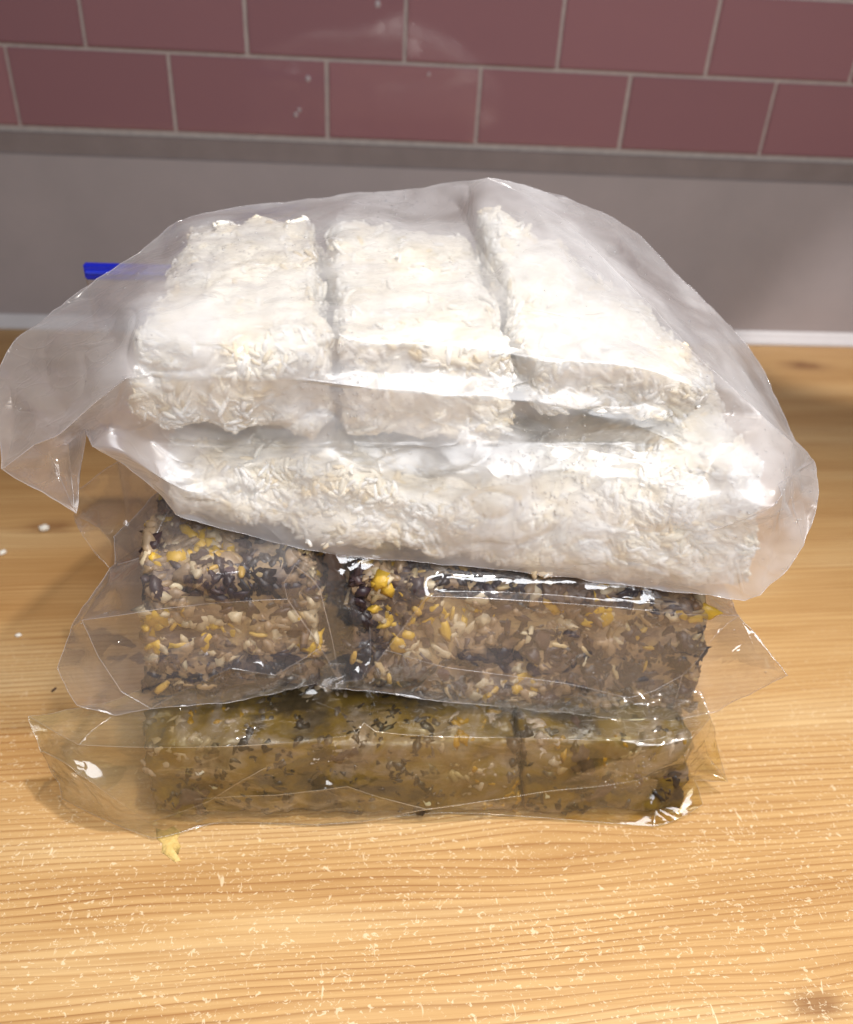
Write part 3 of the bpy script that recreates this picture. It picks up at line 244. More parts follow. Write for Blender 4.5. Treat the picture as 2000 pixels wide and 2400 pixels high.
  c=[[5,6,1.0],[5,33,0.9],[6,7,1.0],[3,4,1.0],[4,5,1.0],[33,37,0.8],[1,2,1.0],[38,93,0.6],[2,3,1.0],[33,92,0.5],[7,93,0.6],[7,8,1.0],[40,41,0.8],[34,43,0.7],[0,32,1.0],[43,44,0.7],[9,58,0.9],[9,10,1.0],[0,1,1.0],[39,40,0.8],[9,38,0.8],[8,9,1.0],[46,47,0.7],[47,48,0.9],[36,48,0.9],[45,46,0.7],[59,60,0.9],[11,12,1.0],[49,50,0.9],[51,52,0.9],[50,67,0.7],[50,51,0.9],[13,14,1.0],[53,54,0.9],[52,53,0.9],[14,15,1.0],[63,64,0.7],[47,49,0.9],[57,60,0.9],[12,13,1.0],[31,32,1.0],[44,45,0.7],[10,11,1.0],[61,65,0.7],[65,66,0.7],[61,68,0.6],[56,68,0.6],[55,78,0.9],[69,70,0.9],[79,80,0.9],[17,18,1.0],[78,79,0.9],[16,17,1.0],[81,82,0.9],[82,83,0.9],[19,20,1.0],[88,89,0.95],[84,88,0.95],[86,87,0.95],[84,87,0.95],[84,90,0.5],[27,28,1.0],[24,91,0.5],[24,25,1.0],[25,26,1.0],[23,91,0.6],[23,24,1.0],[26,27,1.0],[26,85,0.95],[22,23,1.0],[85,86,0.95],[22,90,0.5],[21,22,1.0],[28,29,1.0],[71,72,0.9],[83,84,0.9],[20,21,1.0],[29,30,1.0],[80,81,0.9],[18,19,1.0],[30,31,1.0],[61,63,0.7],[61,67,0.7],[54,62,0.8],[15,16,1.0],[33,34,0.9],[34,35,0.9],[35,36,0.9],[37,38,0.8],[33,42,0.7],[40,141,0.7],[54,55,0.9],[55,56,0.9],[36,57,0.8],[53,57,0.8],[58,59,0.9],[61,62,0.8],[56,69,0.9],[70,71,0.9],[26,72,0.9],[73,74,0.5],[74,75,0.5],[75,76,0.5],[76,77,0.5],[26,91,0.6],[42,141,0.7],[3,141,0.5],[92,141,0.5]]),
 'bag2_back': dict(v=[[-0.0991,0.3597,0.153],[-0.1224,0.3547,0.13],[-0.1189,0.34,0.1244],[-0.1184,0.33,0.1286],[-0.1276,0.323,0.1173],[-0.1379,0.318,0.1024],[-0.1451,0.3089,0.0839],[-0.1361,0.3009,0.0671],[-0.1192,0.2996,0.062],[-0.1007,0.2984,0.0674],[-0.0786,0.2998,0.068],[-0.0553,0.3028,0.0678],[-0.0352,0.3069,0.07],[-0.0207,0.3097,0.0714],[-0.0153,0.3068,0.0706],[0.0013,0.3066,0.0712],[0.0348,0.3048,0.0641],[0.0662,0.3038,0.0607],[0.0982,0.3029,0.0572],[0.1283,0.302,0.0528],[0.1542,0.3,0.0508],[0.1751,0.301,0.053],[0.1877,0.3019,0.0566],[0.2035,0.2972,0.0791],[0.2114,0.2919,0.0924],[0.2031,0.3044,0.1001],[0.1908,0.3156,0.1103],[0.1957,0.338,0.1034],[0.1936,0.3578,0.113],[0.1501,0.3776,0.128],[0.0673,0.3732,0.143],[-0.0093,0.3738,0.148],[-0.0696,0.3671,0.156],[-0.1342,0.388,0.0721],[-0.08,0.45,0.09],[-0.01,0.46,0.085],[0.06,0.46,0.08],[0.14,0.46,0.08],[0.2,0.42,0.075],[-0.141,0.3488,0.0531],[-0.09,0.4,0.061],[-0.03,0.41,0.06],[0.04,0.41,0.056],[0.13,0.4,0.052],[0.2,0.35,0.062],[0.195,0.38,0.07]],
  f=[[4,39,5],[6,5,39],[39,7,6],[2,33,3],[3,33,4],[39,4,33],[9,8,39],[7,39,8],[34,0,32],[11,10,40],[12,41,13],[13,41,35],[31,35,32],[34,32,35],[35,41,34],[40,34,41],[11,40,41],[41,12,11],[0,34,1],[2,1,34],[33,2,34],[34,40,33],[39,33,40],[9,39,40],[40,10,9],[16,15,42],[37,43,18],[19,18,43],[36,30,29],[29,37,36],[37,18,36],[18,17,36],[42,36,17],[16,42,17],[21,20,45],[45,22,21],[23,25,24],[44,26,25],[25,23,44],[38,28,27],[27,26,38],[45,38,26],[26,44,45],[22,45,44],[44,23,22],[37,29,28],[28,38,37],[38,45,37],[43,37,45],[45,20,43],[19,43,20],[35,31,30],[30,36,35],[36,42,35],[42,15,35],[13,35,15],[14,13,15]],
  c=[[5,6,1.0],[4,5,1.0],[5,39,0.7],[6,7,1.0],[1,2,1.0],[2,3,1.0],[8,9,1.0],[3,4,1.0],[8,39,0.7],[7,8,1.0],[10,11,1.0],[0,32,1.0],[12,13,1.0],[13,14,1.0],[31,32,1.0],[11,12,1.0],[0,1,1.0],[9,10,1.0],[15,16,1.0],[17,18,1.0],[18,19,1.0],[29,30,1.0],[16,17,1.0],[20,21,1.0],[21,22,1.0],[26,27,1.0],[24,25,1.0],[23,24,1.0],[25,26,1.0],[27,28,1.0],[22,23,1.0],[28,29,1.0],[19,20,1.0],[30,31,1.0],[14,15,1.0]]),
 'bag2_tail': dict(v=[[-0.1623,0.4123,0.103],[-0.1485,0.3954,0.133],[-0.126,0.4011,0.148],[-0.1007,0.3763,0.15],[-0.0933,0.3535,0.146],[-0.1149,0.378,0.1005],[-0.1328,0.378,0.0912],[-0.1336,0.373,0.0951],[-0.1424,0.378,0.1051],[-0.1468,0.378,0.1166],[-0.1437,0.383,0.12],[-0.1347,0.373,0.1217],[-0.1285,0.368,0.1169],[-0.1421,0.398,0.1219],[-0.1233,0.388,0.1256]],
  f=[[13,11,10],[0,1,13],[13,10,0],[9,0,10],[10,11,9],[11,8,9],[7,12,6],[3,4,14],[5,14,4],[3,14,2],[14,5,12],[6,12,5],[13,1,2],[2,14,13],[11,13,14],[14,12,11],[8,11,12],[12,7,8]],
  c=[[0,1,1.0],[0,9,1.0],[11,13,0.6],[10,11,0.9],[1,13,0.6],[0,10,0.9],[8,9,1.0],[6,12,0.9],[6,7,1.0],[3,4,1.0],[4,5,1.0],[2,3,1.0],[2,14,0.6],[12,14,0.6],[5,6,1.0],[1,2,1.0],[11,12,0.9],[7,8,1.0]]),
 'bag3_front': dict(v=[[-0.1621,0.304,0.057],[-0.1552,0.2922,0.0453],[-0.1618,0.307,0.022],[-0.1595,0.3037,0.016],[-0.1546,0.2993,0.012],[-0.153,0.2942,0.006],[-0.1275,0.2815,0.003],[-0.1025,0.2716,0.002],[-0.0875,0.2754,0.002],[-0.0748,0.2805,0.002],[-0.0586,0.2804,0.002],[-0.0199,0.2776,0.002],[0.0119,0.2803,0.002],[0.0441,0.2833,0.004],[0.1007,0.2778,0.003],[0.133,0.2746,0.002],[0.156,0.2719,0.002],[0.1666,0.2737,0.002],[0.1855,0.2819,0.006],[0.1813,0.29,0.016],[0.2012,0.2918,0.012],[0.194,0.3012,0.03],[0.1802,0.293,0.062],[0.1785,0.3052,0.067],[0.1452,0.3178,0.069],[0.0676,0.323,0.072],[-0.0088,0.3239,0.072],[-0.0828,0.3213,0.072],[-0.1223,0.308,0.062],[-0.1413,0.3063,0.059],[-0.1475,0.294,0.0571],[-0.1327,0.2839,0.0587],[-0.1118,0.2813,0.0598],[-0.0841,0.2795,0.0606],[-0.0487,0.28,0.0609],[-0.0312,0.2792,0.0638],[-0.0128,0.28,0.0652],[-0.0007,0.28,0.068],[0.003,0.284,0.0713],[0.0084,0.281,0.0684],[0.0248,0.28,0.0664],[0.0381,0.28,0.0651],[0.063,0.28,0.0638],[0.0963,0.28,0.0624],[0.1297,0.2781,0.0616],[0.1489,0.28,0.0611],[0.171,0.282,0.0655],[-0.1374,0.2784,0.0508],[-0.1243,0.2739,0.041],[-0.114,0.274,0.0259],[-0.1055,0.2782,0.006],[-0.0912,0.277,0.0142],[-0.0737,0.2781,0.0228],[-0.0557,0.2776,0.0386],[-0.0446,0.2779,0.047],[-0.1285,0.29,0.0612],[-0.1203,0.298,0.0624],[-0.1048,0.291,0.0596],[-0.0809,0.2784,0.0234],[-0.0553,0.2771,0.0274],[-0.0396,0.277,0.0274],[-0.0202,0.276,0.0315],[-0.0052,0.2751,0.0351],[0.009,0.2766,0.026],[0.0355,0.277,0.0136],[0.0022,0.2745,0.0078],[0.0706,0.278,0.0186],[0.1007,0.2778,0.0261],[0.1226,0.2771,0.0286],[0.1432,0.2766,0.034],[0.1561,0.2764,0.0452],[0.162,0.2747,0.0563],[0.1661,0.278,0.0648],[-0.0084,0.301,0.0605],[-0.0211,0.311,0.0571],[0.0065,0.316,0.0514],[0.0159,0.296,0.0648],[0.0304,0.294,0.0656],[-0.0595,0.286,0.0642],[-0.0417,0.294,0.0618],[0.1111,0.275,0.0426],[0.1292,0.2743,0.0521],[0.145,0.2746,0.0604],[0.1879,0.2963,0.028],[0.1752,0.2918,0.018],[0.1609,0.2825,0.006],[-0.0225,0.2823,0.0465],[-0.0419,0.2812,0.0375],[-0.0033,0.2822,0.0461],[-0.0504,0.318,0.063],[-0.0352,0.3205,0.0631],[-0.0035,0.3192,0.0629],[0.0197,0.3222,0.0631],[0.0362,0.3224,0.0631],[0.0622,0.3139,0.0623],[0.0868,0.3149,0.0624],[0.1073,0.3149,0.0624],[-0.0952,0.3006,0.0619],[-0.0747,0.2997,0.0617],[-0.0453,0.3073,0.0622],[0.0217,0.3058,0.0619],[0.0399,0.3056,0.0618],[0.0615,0.2979,0.0612],[0.0801,0.306,0.0617],[0.1006,0.3007,0.0614],[0.1234,0.3047,0.0617],[0.151,0.296,0.0611],[-0.0898,0.2911,0.0612],[-0.0258,0.2905,0.0609],[0.1301,0.2885,0.0605],[-0.1317,0.2852,0.0481],[-0.1133,0.2828,0.0443],[-0.011,0.2823,0.0463],[0.0109,0.2819,0.0443],[0.0316,0.2818,0.0439],[0.0642,0.2822,0.0458],[0.0848,0.2826,0.0478],[0.1079,0.282,0.0456],[-0.1105,0.2804,0.0375],[-0.0877,0.2818,0.0344],[-0.012,0.2804,0.0361],[0.0123,0.2795,0.0323],[0.0402,0.2783,0.0262],[0.0587,0.2798,0.0336],[0.084,0.2797,0.033],[-0.0671,0.2791,0.0144],[-0.0275,0.2786,0.0175],[-0.004,0.2782,0.0184],[-0.0716,0.2782,0.0245],[0.0083,0.2793,0.0029],[-0.0019,0.2806,0.07],[-0.0055,0.2824,0.0641]],
  f=[[1,0,30],[30,31,47],[3,2,47],[47,4,3],[31,29,55],[31,55,32],[28,56,29],[55,29,56],[30,0,29],[29,31,30],[31,110,47],[110,48,47],[4,47,48],[5,4,48],[48,6,5],[32,57,33],[49,118,50],[33,107,98],[51,119,58],[51,58,52],[27,98,97],[98,107,97],[57,97,107],[107,33,57],[118,111,33],[33,119,118],[119,51,118],[50,118,51],[7,50,51],[51,8,7],[27,97,28],[97,57,28],[56,28,57],[57,32,56],[55,56,32],[32,111,110],[48,110,111],[111,118,48],[118,49,48],[6,48,49],[49,50,6],[50,7,6],[9,52,125],[53,59,128],[59,10,125],[9,125,10],[99,89,90],[35,87,54],[89,99,78],[99,79,78],[34,78,79],[79,35,34],[35,54,34],[53,34,54],[54,87,53],[59,53,87],[87,60,59],[10,59,60],[108,74,36],[120,61,86],[61,11,126],[26,91,74],[91,73,74],[36,74,73],[130,37,131],[37,88,131],[120,86,112],[112,88,120],[88,62,120],[61,120,62],[62,127,61],[11,61,127],[26,74,90],[99,90,74],[79,99,74],[74,108,79],[35,79,108],[108,36,35],[87,35,86],[86,61,87],[60,87,61],[61,126,60],[10,60,126],[126,11,10],[26,90,27],[90,89,27],[98,27,89],[89,78,98],[33,98,78],[78,34,33],[119,33,53],[53,128,119],[100,92,93],[76,100,77],[40,76,77],[92,100,75],[100,76,75],[38,75,76],[39,38,76],[76,40,39],[113,39,40],[40,114,113],[121,113,114],[114,64,121],[63,121,64],[94,102,101],[41,101,102],[115,123,41],[103,25,95],[42,103,43],[66,124,67],[25,103,94],[102,94,103],[103,42,102],[41,102,42],[115,41,42],[42,116,115],[116,124,115],[124,66,115],[123,115,66],[66,14,13],[25,94,93],[94,101,93],[100,93,101],[77,100,101],[101,41,77],[40,77,41],[114,40,41],[41,123,114],[123,122,114],[64,114,122],[122,123,66],[12,64,13],[104,96,105],[43,104,105],[43,105,109],[117,80,67],[80,68,67],[24,106,109],[44,109,106],[81,44,82],[82,69,81],[105,96,24],[24,109,105],[44,81,117],[80,117,81],[68,80,81],[81,69,68],[69,15,68],[71,84,70],[16,85,17],[21,20,83],[46,23,22],[22,21,46],[83,20,19],[21,83,46],[71,72,83],[83,19,71],[84,71,19],[19,18,84],[17,85,18],[106,24,23],[23,46,106],[106,46,45],[44,106,45],[82,44,45],[82,45,46],[69,82,70],[70,84,69],[15,69,85],[85,16,15],[24,96,25],[95,25,96],[96,104,95],[103,95,104],[104,43,103],[43,117,116],[117,67,116],[124,116,67],[67,68,14],[68,15,14],[25,93,26],[93,92,26],[91,26,92],[92,75,91],[73,91,75],[75,38,73],[37,130,38],[39,113,88],[113,121,88],[62,88,121],[121,63,62],[127,62,63],[65,11,129],[11,127,129],[110,31,32],[111,32,33],[34,53,33],[36,86,35],[116,42,43],[117,43,44],[109,44,43],[2,1,47],[1,30,47],[8,51,9],[52,9,51],[52,58,128],[58,119,128],[125,52,128],[59,125,128],[64,12,129],[63,64,129],[127,63,129],[66,13,64],[64,122,66],[14,66,67],[71,70,82],[46,72,82],[72,71,82],[72,46,83],[85,84,18],[84,85,69],[73,38,130],[36,73,131],[73,130,131],[86,36,131],[112,86,131],[88,112,131],[88,37,38],[38,39,88]],
  c=[[0,1,1.0],[2,3,1.0],[1,2,1.0],[4,5,1.0],[0,30,0.95],[3,4,1.0],[31,55,0.9],[28,29,1.0],[55,56,0.9],[0,29,1.0],[30,31,0.95],[47,48,0.85],[5,6,1.0],[32,57,0.6],[49,50,0.85],[50,51,0.9],[7,8,1.0],[27,28,1.0],[56,57,0.6],[48,49,0.85],[6,7,1.0],[53,128,0.9],[9,10,1.0],[78,79,0.7],[34,35,0.95],[53,54,0.9],[59,60,0.8],[37,130,0.8],[62,88,0.5],[73,74,0.8],[37,131,0.95],[61,62,0.8],[74,79,0.7],[86,87,0.6],[60,61,0.8],[10,11,1.0],[26,27,1.0],[8,9,1.0],[38,75,0.8],[38,39,0.95],[76,77,0.7],[39,76,0.7],[39,40,0.95],[63,64,0.8],[41,42,0.95],[13,14,1.0],[41,77,0.7],[40,41,0.95],[12,13,1.0],[67,68,0.95],[81,82,0.6],[80,81,0.6],[68,69,0.95],[16,85,0.9],[71,72,0.95],[71,84,0.9],[70,71,0.95],[84,85,0.9],[16,17,1.0],[18,19,1.0],[20,21,1.0],[21,22,1.0],[20,83,0.9],[22,23,1.0],[22,46,0.95],[19,20,1.0],[46,72,0.95],[17,18,1.0],[23,24,1.0],[44,45,0.95],[69,70,0.95],[15,16,1.0],[24,25,1.0],[14,15,1.0],[25,26,1.0],[37,38,0.95],[62,63,0.8],[11,65,0.95],[11,129,1.0],[31,32,0.95],[32,33,0.95],[33,34,0.95],[35,36,0.95],[42,43,0.95],[43,44,0.95],[45,46,0.95],[1,47,0.85],[51,52,0.9],[52,128,0.9],[58,128,0.8],[59,128,0.8],[12,129,1.0],[65,129,0.95],[64,129,0.95],[64,66,0.95],[66,67,0.95],[46,82,0.6],[46,83,0.9],[18,84,0.6],[69,84,0.6],[73,130,0.8],[36,131,0.95],[38,130,0.6],[130,131,0.6],[86,131,0.6],[38,88,0.5]]),
 'bag3_back': dict(v=[[-0.1621,0.304,0.057],[-0.1552,0.2922,0.0453],[-0.1618,0.307,0.022],[-0.1595,0.3037,0.016],[-0.1546,0.2993,0.012],[-0.153,0.2942,0.006],[-0.1275,0.2815,0.003],[-0.1025,0.2716,0.002],[-0.0875,0.2754,0.002],[-0.0748,0.2805,0.002],[-0.0586,0.2804,0.002],[-0.0199,0.2776,0.002],[0.0119,0.2803,0.002],[0.0441,0.2833,0.004],[0.1007,0.2778,0.003],[0.133,0.2746,0.002],[0.156,0.2719,0.002],[0.1666,0.2737,0.002],[0.1855,0.2819,0.006],[0.1813,0.29,0.016],[0.2012,0.2918,0.012],[0.194,0.3012,0.03],[0.1802,0.293,0.062],[0.1785,0.3052,0.067],[0.1452,0.3178,0.069],[0.0676,0.323,0.072],[-0.0088,0.3239,0.072],[-0.0828,0.3213,0.072],[-0.1223,0.308,0.062],[-0.1413,0.3063,0.059],[-0.1419,0.3202,0.004],[-0.0898,0.3207,0.002],[-0.0092,0.319,0.002],[0.0731,0.3172,0.002],[0.1571,0.3153,0.002],[-0.0675,0.3595,0.0025],[0.0779,0.357,0.0025],[0.1678,0.3555,0.0025],[-0.0848,0.2892,0.0015],[-0.0086,0.2872,0.0015],[0.1233,0.29,0.0015],[-0.1556,0.3059,0.006],[0.19,0.3079,0.01]],
  f=[[5,41,30],[30,6,5],[1,0,29],[2,1,29],[29,30,2],[30,41,2],[3,2,41],[4,3,41],[41,5,4],[27,31,28],[9,38,10],[26,35,27],[31,27,35],[35,10,31],[10,38,31],[8,7,38],[38,9,8],[30,29,28],[28,31,30],[6,30,31],[31,38,6],[38,7,6],[13,12,32],[39,32,12],[33,36,40],[14,33,40],[40,15,14],[24,36,25],[36,33,32],[13,32,33],[33,14,13],[19,17,34],[17,16,34],[22,21,42],[21,20,42],[23,22,37],[22,42,37],[34,37,42],[19,34,42],[42,20,19],[17,19,18],[23,37,24],[36,24,37],[40,36,37],[37,34,40],[15,40,34],[34,16,15],[25,36,26],[36,32,26],[35,26,32],[10,35,32],[11,10,32],[32,39,11],[39,12,11]],
  c=[[0,1,1.0],[2,3,1.0],[3,4,1.0],[1,2,1.0],[5,6,1.0],[0,29,1.0],[4,5,1.0],[27,28,1.0],[7,8,1.0],[10,11,1.0],[9,10,1.0],[26,27,1.0],[8,9,1.0],[28,29,1.0],[6,7,1.0],[12,13,1.0],[14,15,1.0],[24,25,1.0],[13,14,1.0],[16,17,1.0],[21,22,1.0],[20,21,1.0],[22,23,1.0],[19,20,1.0],[18,19,1.0],[17,18,1.0],[23,24,1.0],[15,16,1.0],[25,26,1.0],[11,12,1.0]]),
}
BLOCKS = {
 'bag1_upper_left': [[-0.1048,0.344,0.197],[-0.0121,0.3384,0.1952],[-0.0233,0.47,0.1934],[-0.093,0.47,0.185],[-0.097,0.3516,0.2411],[-0.013,0.345,0.2426],[-0.0233,0.47,0.2634],[-0.093,0.47,0.255]],
 'bag1_upper_mid': [[-0.0049,0.3384,0.1903],[0.0656,0.3384,0.1912],[0.0594,0.4465,0.1913],[-0.0173,0.4606,0.1925],[-0.0109,0.3459,0.2423],[0.0686,0.344,0.2418],[0.0594,0.4465,0.2613],[-0.0173,0.4606,0.2625]],
 'bag1_upper_right': [[0.0808,0.3403,0.2093],[0.1518,0.3299,0.206],[0.1516,0.4136,0.1891],[0.0561,0.4493,0.1933],[0.0693,0.344,0.2391],[0.1541,0.3337,0.2284],[0.1516,0.4136,0.2391],[0.0561,0.4493,0.2833]],
 'bag1_lower': [[-0.0869,0.3318,0.158],[0.1859,0.3008,0.1351],[0.1885,0.4452,0.1531],[-0.0946,0.4803,0.1538],[-0.0926,0.3403,0.1778],[0.1835,0.3102,0.1991],[0.1885,0.4452,0.2031],[-0.0946,0.4803,0.1858]],
 'bag2_left': [[-0.1082,0.3034,0.066],[-0.0173,0.3094,0.0693],[-0.0203,0.416,0.1124],[-0.1001,0.416,0.1115],[-0.1021,0.316,0.1375],[-0.0183,0.316,0.1384],[-0.0203,0.416,0.1624],[-0.1001,0.416,0.1615]],
 'bag2_right': [[-0.0056,0.3093,0.0657],[0.1794,0.304,0.0478],[0.1776,0.42,0.081],[-0.0055,0.428,0.0945],[-0.0055,0.318,0.1345],[0.1726,0.31,0.125],[0.1776,0.42,0.131],[-0.0055,0.428,0.1445]],
 'bag3_mid': [[-0.1053,0.2827,0.003],[0.0873,0.2787,0.003],[0.0825,0.408,0.0317],[-0.1063,0.4081,0.0325],[-0.1063,0.2881,0.0525],[0.0825,0.288,0.0517],[0.0825,0.408,0.0617],[-0.1063,0.4081,0.0625]],
 'bag3_right': [[0.087,0.2787,0.003],[0.175,0.2782,0.003],[0.1716,0.3953,0.0316],[0.0822,0.408,0.0317],[0.0822,0.288,0.0517],[0.1716,0.2853,0.0516],[0.1716,0.3953,0.0616],[0.0822,0.408,0.0617]],
}


# ------------------------------------------------------------------ materials of the bags and food
def mat_film(name, haze=0.08, tint=(0.985, 0.982, 0.985, 1), hazecol=(0.86, 0.85, 0.90, 1), rough=0.07, gloss=0.08, rim=0.5, fog=None, wrinkle=0.22, stain=None, slant=0.3, blur=0.0, wscale=(22, 34, 34), foglim=None, crease=0.22, oil=None):
    m = NT(name)
    w1 = m.noise(m.coord(wscale), 1.0, 2.0, 0.5, 0.6)
    # hair-fine crease lines
    w2 = m.noise(m.coord((30, 44, 44), rot=(0.3, 0.5, 0.2)), 1.0, 2.0, 0.5, 0.8)
    rid = m.math('POWER', m.math('SUBTRACT', 1.0, m.math('ABSOLUTE', m.math('SUBTRACT', m.math('MULTIPLY', w2, 2.0), 1.0))), 14.0)
    nrm = m.bump(m.math('ADD', w1, m.math('MULTIPLY', rid, crease)), wrinkle, 0.004)
    lw = m.n('LayerWeight', Blend=0.5); m.set(lw.inputs['Normal'], nrm)
    fc = m.math('POWER', lw.outputs['Facing'], 3.0)
    fr = m.math('ADD', gloss, m.math('MULTIPLY', fc, rim), clamp=True)
    tr = m.n('BsdfTransparent', Color=tint)
    if stain:
        sm = m.ramp(m.noise(m.coord((17, 17, 24)), 1.0, 4.0, 0.6, 0.6), ((stain[2], (0, 0, 0)), (stain[3], (1, 1, 1))))
        m.set(tr.inputs[0], m.mixc(sm, stain[0], stain[1]))
    df = m.n('BsdfDiffuse', Color=hazecol, Normal=nrm); tl = m.n('BsdfTranslucent', Color=hazecol)
    hz = m.mixs(0.4, df.outputs[0], tl.outputs[0])
    hf = haze; clear = tr.outputs[0]
    if fog:
        fm = m.ramp(m.noise(m.coord((13, 16, 19)), 1.0, 3.0, 0.6, 0.4), ((0.36, (0, 0, 0)), (0.66, (1, 1, 1))))
        if foglim:      # only the filled end of the bag has misted up
            sx = m.n('SeparateXYZ'); m.set(sx.inputs[0], m.n('TexCoord').outputs['Object'])
            fm = m.math('MULTIPLY', fm, m.n('MapRange', i0=sx.outputs[0], i1=foglim[0], i2=foglim[1], i3=0.0, i4=1.0).outputs[0])
        hf = m.math('ADD', haze, m.math('MULTIPLY', fm, fog))
        if blur:
            rf = m.n('BsdfRefraction', Color=(0.98, 0.98, 0.98, 1), Roughness=0.55, IOR=1.12)
            clear = m.mixs(m.math('MULTIPLY', m.math('ADD', m.math('MULTIPLY', fm, 0.8), 0.2), blur), clear, rf.outputs[0])
    if oil:             # oily residue smeared over the empty end
        sx = m.n('SeparateXYZ'); m.set(sx.inputs[0], m.n('TexCoord').outputs['Object'])
        om = m.n('MapRange', i0=sx.outputs[0], i1=oil[0], i2=oil[1], i3=0.0, i4=oil[2]).outputs[0]
        hf = m.math('ADD', hf, m.math('MULTIPLY', om, m.ramp(m.noise(m.coord((24, 24, 30)), 1.0, 3.0), ((0.3, (0.4, 0.4, 0.4)), (0.65, (1, 1, 1))))))
    # the milky look is stronger where the sheet is seen at a slant
    hf = m.math('ADD', hf, m.math('MULTIPLY', m.math('POWER', lw.outputs['Facing'], 2.0), slant), clamp=True)
    body = m.mixs(hf, clear, hz)
    gl = m.n('BsdfGlossy', Color=(1, 1, 1, 1), Roughness=rough, Normal=nrm)
    return m.done(m.mixs(fr, body, gl.outputs[0]))

M_film1 = mat_film('fogged_bag_film', 0.10, hazecol=(0.90, 0.89, 0.92, 1), fog=0.44, rough=0.30, gloss=0.055, rim=0.5, blur=0.55, foglim=(-0.165, -0.115))
M_film1b = mat_film('bag_film_back', 0.08, hazecol=(0.78, 0.76, 0.86, 1), rough=0.10, gloss=0.06)
M_film2 = mat_film('clear_bag_film', 0.03, hazecol=(0.86, 0.82, 0.81, 1), rough=0.06, gloss=0.095, rim=0.6, fog=0.08, blur=0.12, wrinkle=0.16, wscale=(30, 60, 60), slant=0.12)
M_film2b = mat_film('clear_bag_film_back', 0.07, hazecol=(0.80, 0.74, 0.74, 1), rough=0.07, gloss=0.06)
M_film3 = mat_film('oily_bag_film', 0.02, hazecol=(0.66, 0.52, 0.29, 1), rough=0.10, gloss=0.07, rim=0.6, fog=0.05, oil=(-0.115, -0.150, 0.30), slant=0.10, wrinkle=0.35, wscale=(30, 60, 60), stain=((0.96, 0.95, 0.91, 1), (0.88, 0.82, 0.54, 1), 0.50, 0.64))
def mat_fold(name, c):
    m = NT(name)
    df = m.n('BsdfDiffuse', Color=c); gl = m.n('BsdfGlossy', Color=(1, 1, 1, 1), Roughness=0.08); tr = m.n('BsdfTransparent', Color=(0.97, 0.96, 0.96, 1))
    lw = m.n('LayerWeight', Blend=0.4)
    return m.done(m.mixs(m.math('ADD', 0.10, m.math('MULTIPLY', lw.outputs['Facing'], 0.35)), m.mixs(0.28, tr.outputs[0], df.outputs[0]), gl.outputs[0]))
M_fold = mat_fold('film_fold', (0.86, 0.83, 0.84, 1)); M_fold3 = mat_fold('oily_film_fold', (0.76, 0.68, 0.56, 1))

def mat_rice(name, c1, c2, spec=0.35, packed=False):
    m = NT(name)
    v = m.noise(m.coord((1, 1, 1)), 55.0, 3.0, 0.6)
    c = m.mixc(m.ramp(v, ((0.35, (0, 0, 0)), (0.65, (1, 1, 1)))), c1, c2)
    kw = {}
    if packed:      # packed grains of the mass itself
        vo = m.n('TexVoronoi', feature='SMOOTH_F1', Scale=1.0); m.set(vo.inputs['Vector'], m.mixc(0.25, m.coord((210, 300, 330), rot=(0.4, 0.7, 0.5)), m.n('TexNoise', Scale=260.0).outputs[1]))
        kw['Normal'] = m.bump(vo.outputs[0], 0.9, -0.0022)
    return m.done(m.bsdf(Base_Color=c, Roughness=0.42, Specular_IOR_Level=spec, **kw))
M_ricebody = mat_rice('rice_mass', rgb(248, 244, 234), rgb(240, 229, 206), packed=True)
M_grain = mat_rice('rice_grain_white', rgb(246, 244, 236), rgb(240, 234, 218))
M_ygrain = mat_rice('rice_grain_yellow', rgb(206, 178, 104), rgb(178, 140, 62))
M_pgrain = mat_rice('rice_grain_pale', rgb(196, 174, 134), rgb(160, 132, 92))
M_meat = mat_plain('dark_meat', rgb(66, 47, 43), rgb(104, 80, 68), 0.45, 90, 0.7, 0.5)
M_bean = mat_plain('purple_bean', rgb(64, 42, 48), rgb(98, 74, 74), 0.3, 60, 0.3, 0.5)
M_frost = mat_plain('frost', rgb(238, 240, 246), rgb(214, 216, 226), 0.7, 200, 0.8, 0.3)

def mat_mix(name, cols, scale, bump=0.6, rough=0.5):
    m = NT(name)
    v = m.noise(m.coord((1, 1, 1.3)), scale, 4.0, 0.62, 0.5)
    n = len(cols)
    c = m.ramp(v, [(0.28 + 0.44 * i / (n - 1), q) for i, q in enumerate(cols)])
    v2 = m.noise(m.coord((1, 1, 1)), scale * 5, 3.0, 0.6)
    return m.done(m.bsdf(Base_Color=m.mixc(m.math('MULTIPLY', v2, 0.3), c, rgb(58, 44, 34)), Roughness=rough, Normal=m.bump(m.math('ADD', v, m.math('MULTIPLY', v2, 0.4)), bump, 0.003), Specular_IOR_Level=0.45))
M_mixbody = mat_mix('biryani_mass', (rgb(40, 28, 33), rgb(74, 58, 56), rgb(138, 116, 94), rgb(170, 146, 106), rgb(80, 63, 62)), 34)
M_curry = mat_mix('frozen_curry', (rgb(26, 21, 17), rgb(66, 55, 40), rgb(112, 89, 26), rgb(132, 117, 102), rgb(66, 54, 24)), 26, 0.6, 0.35)

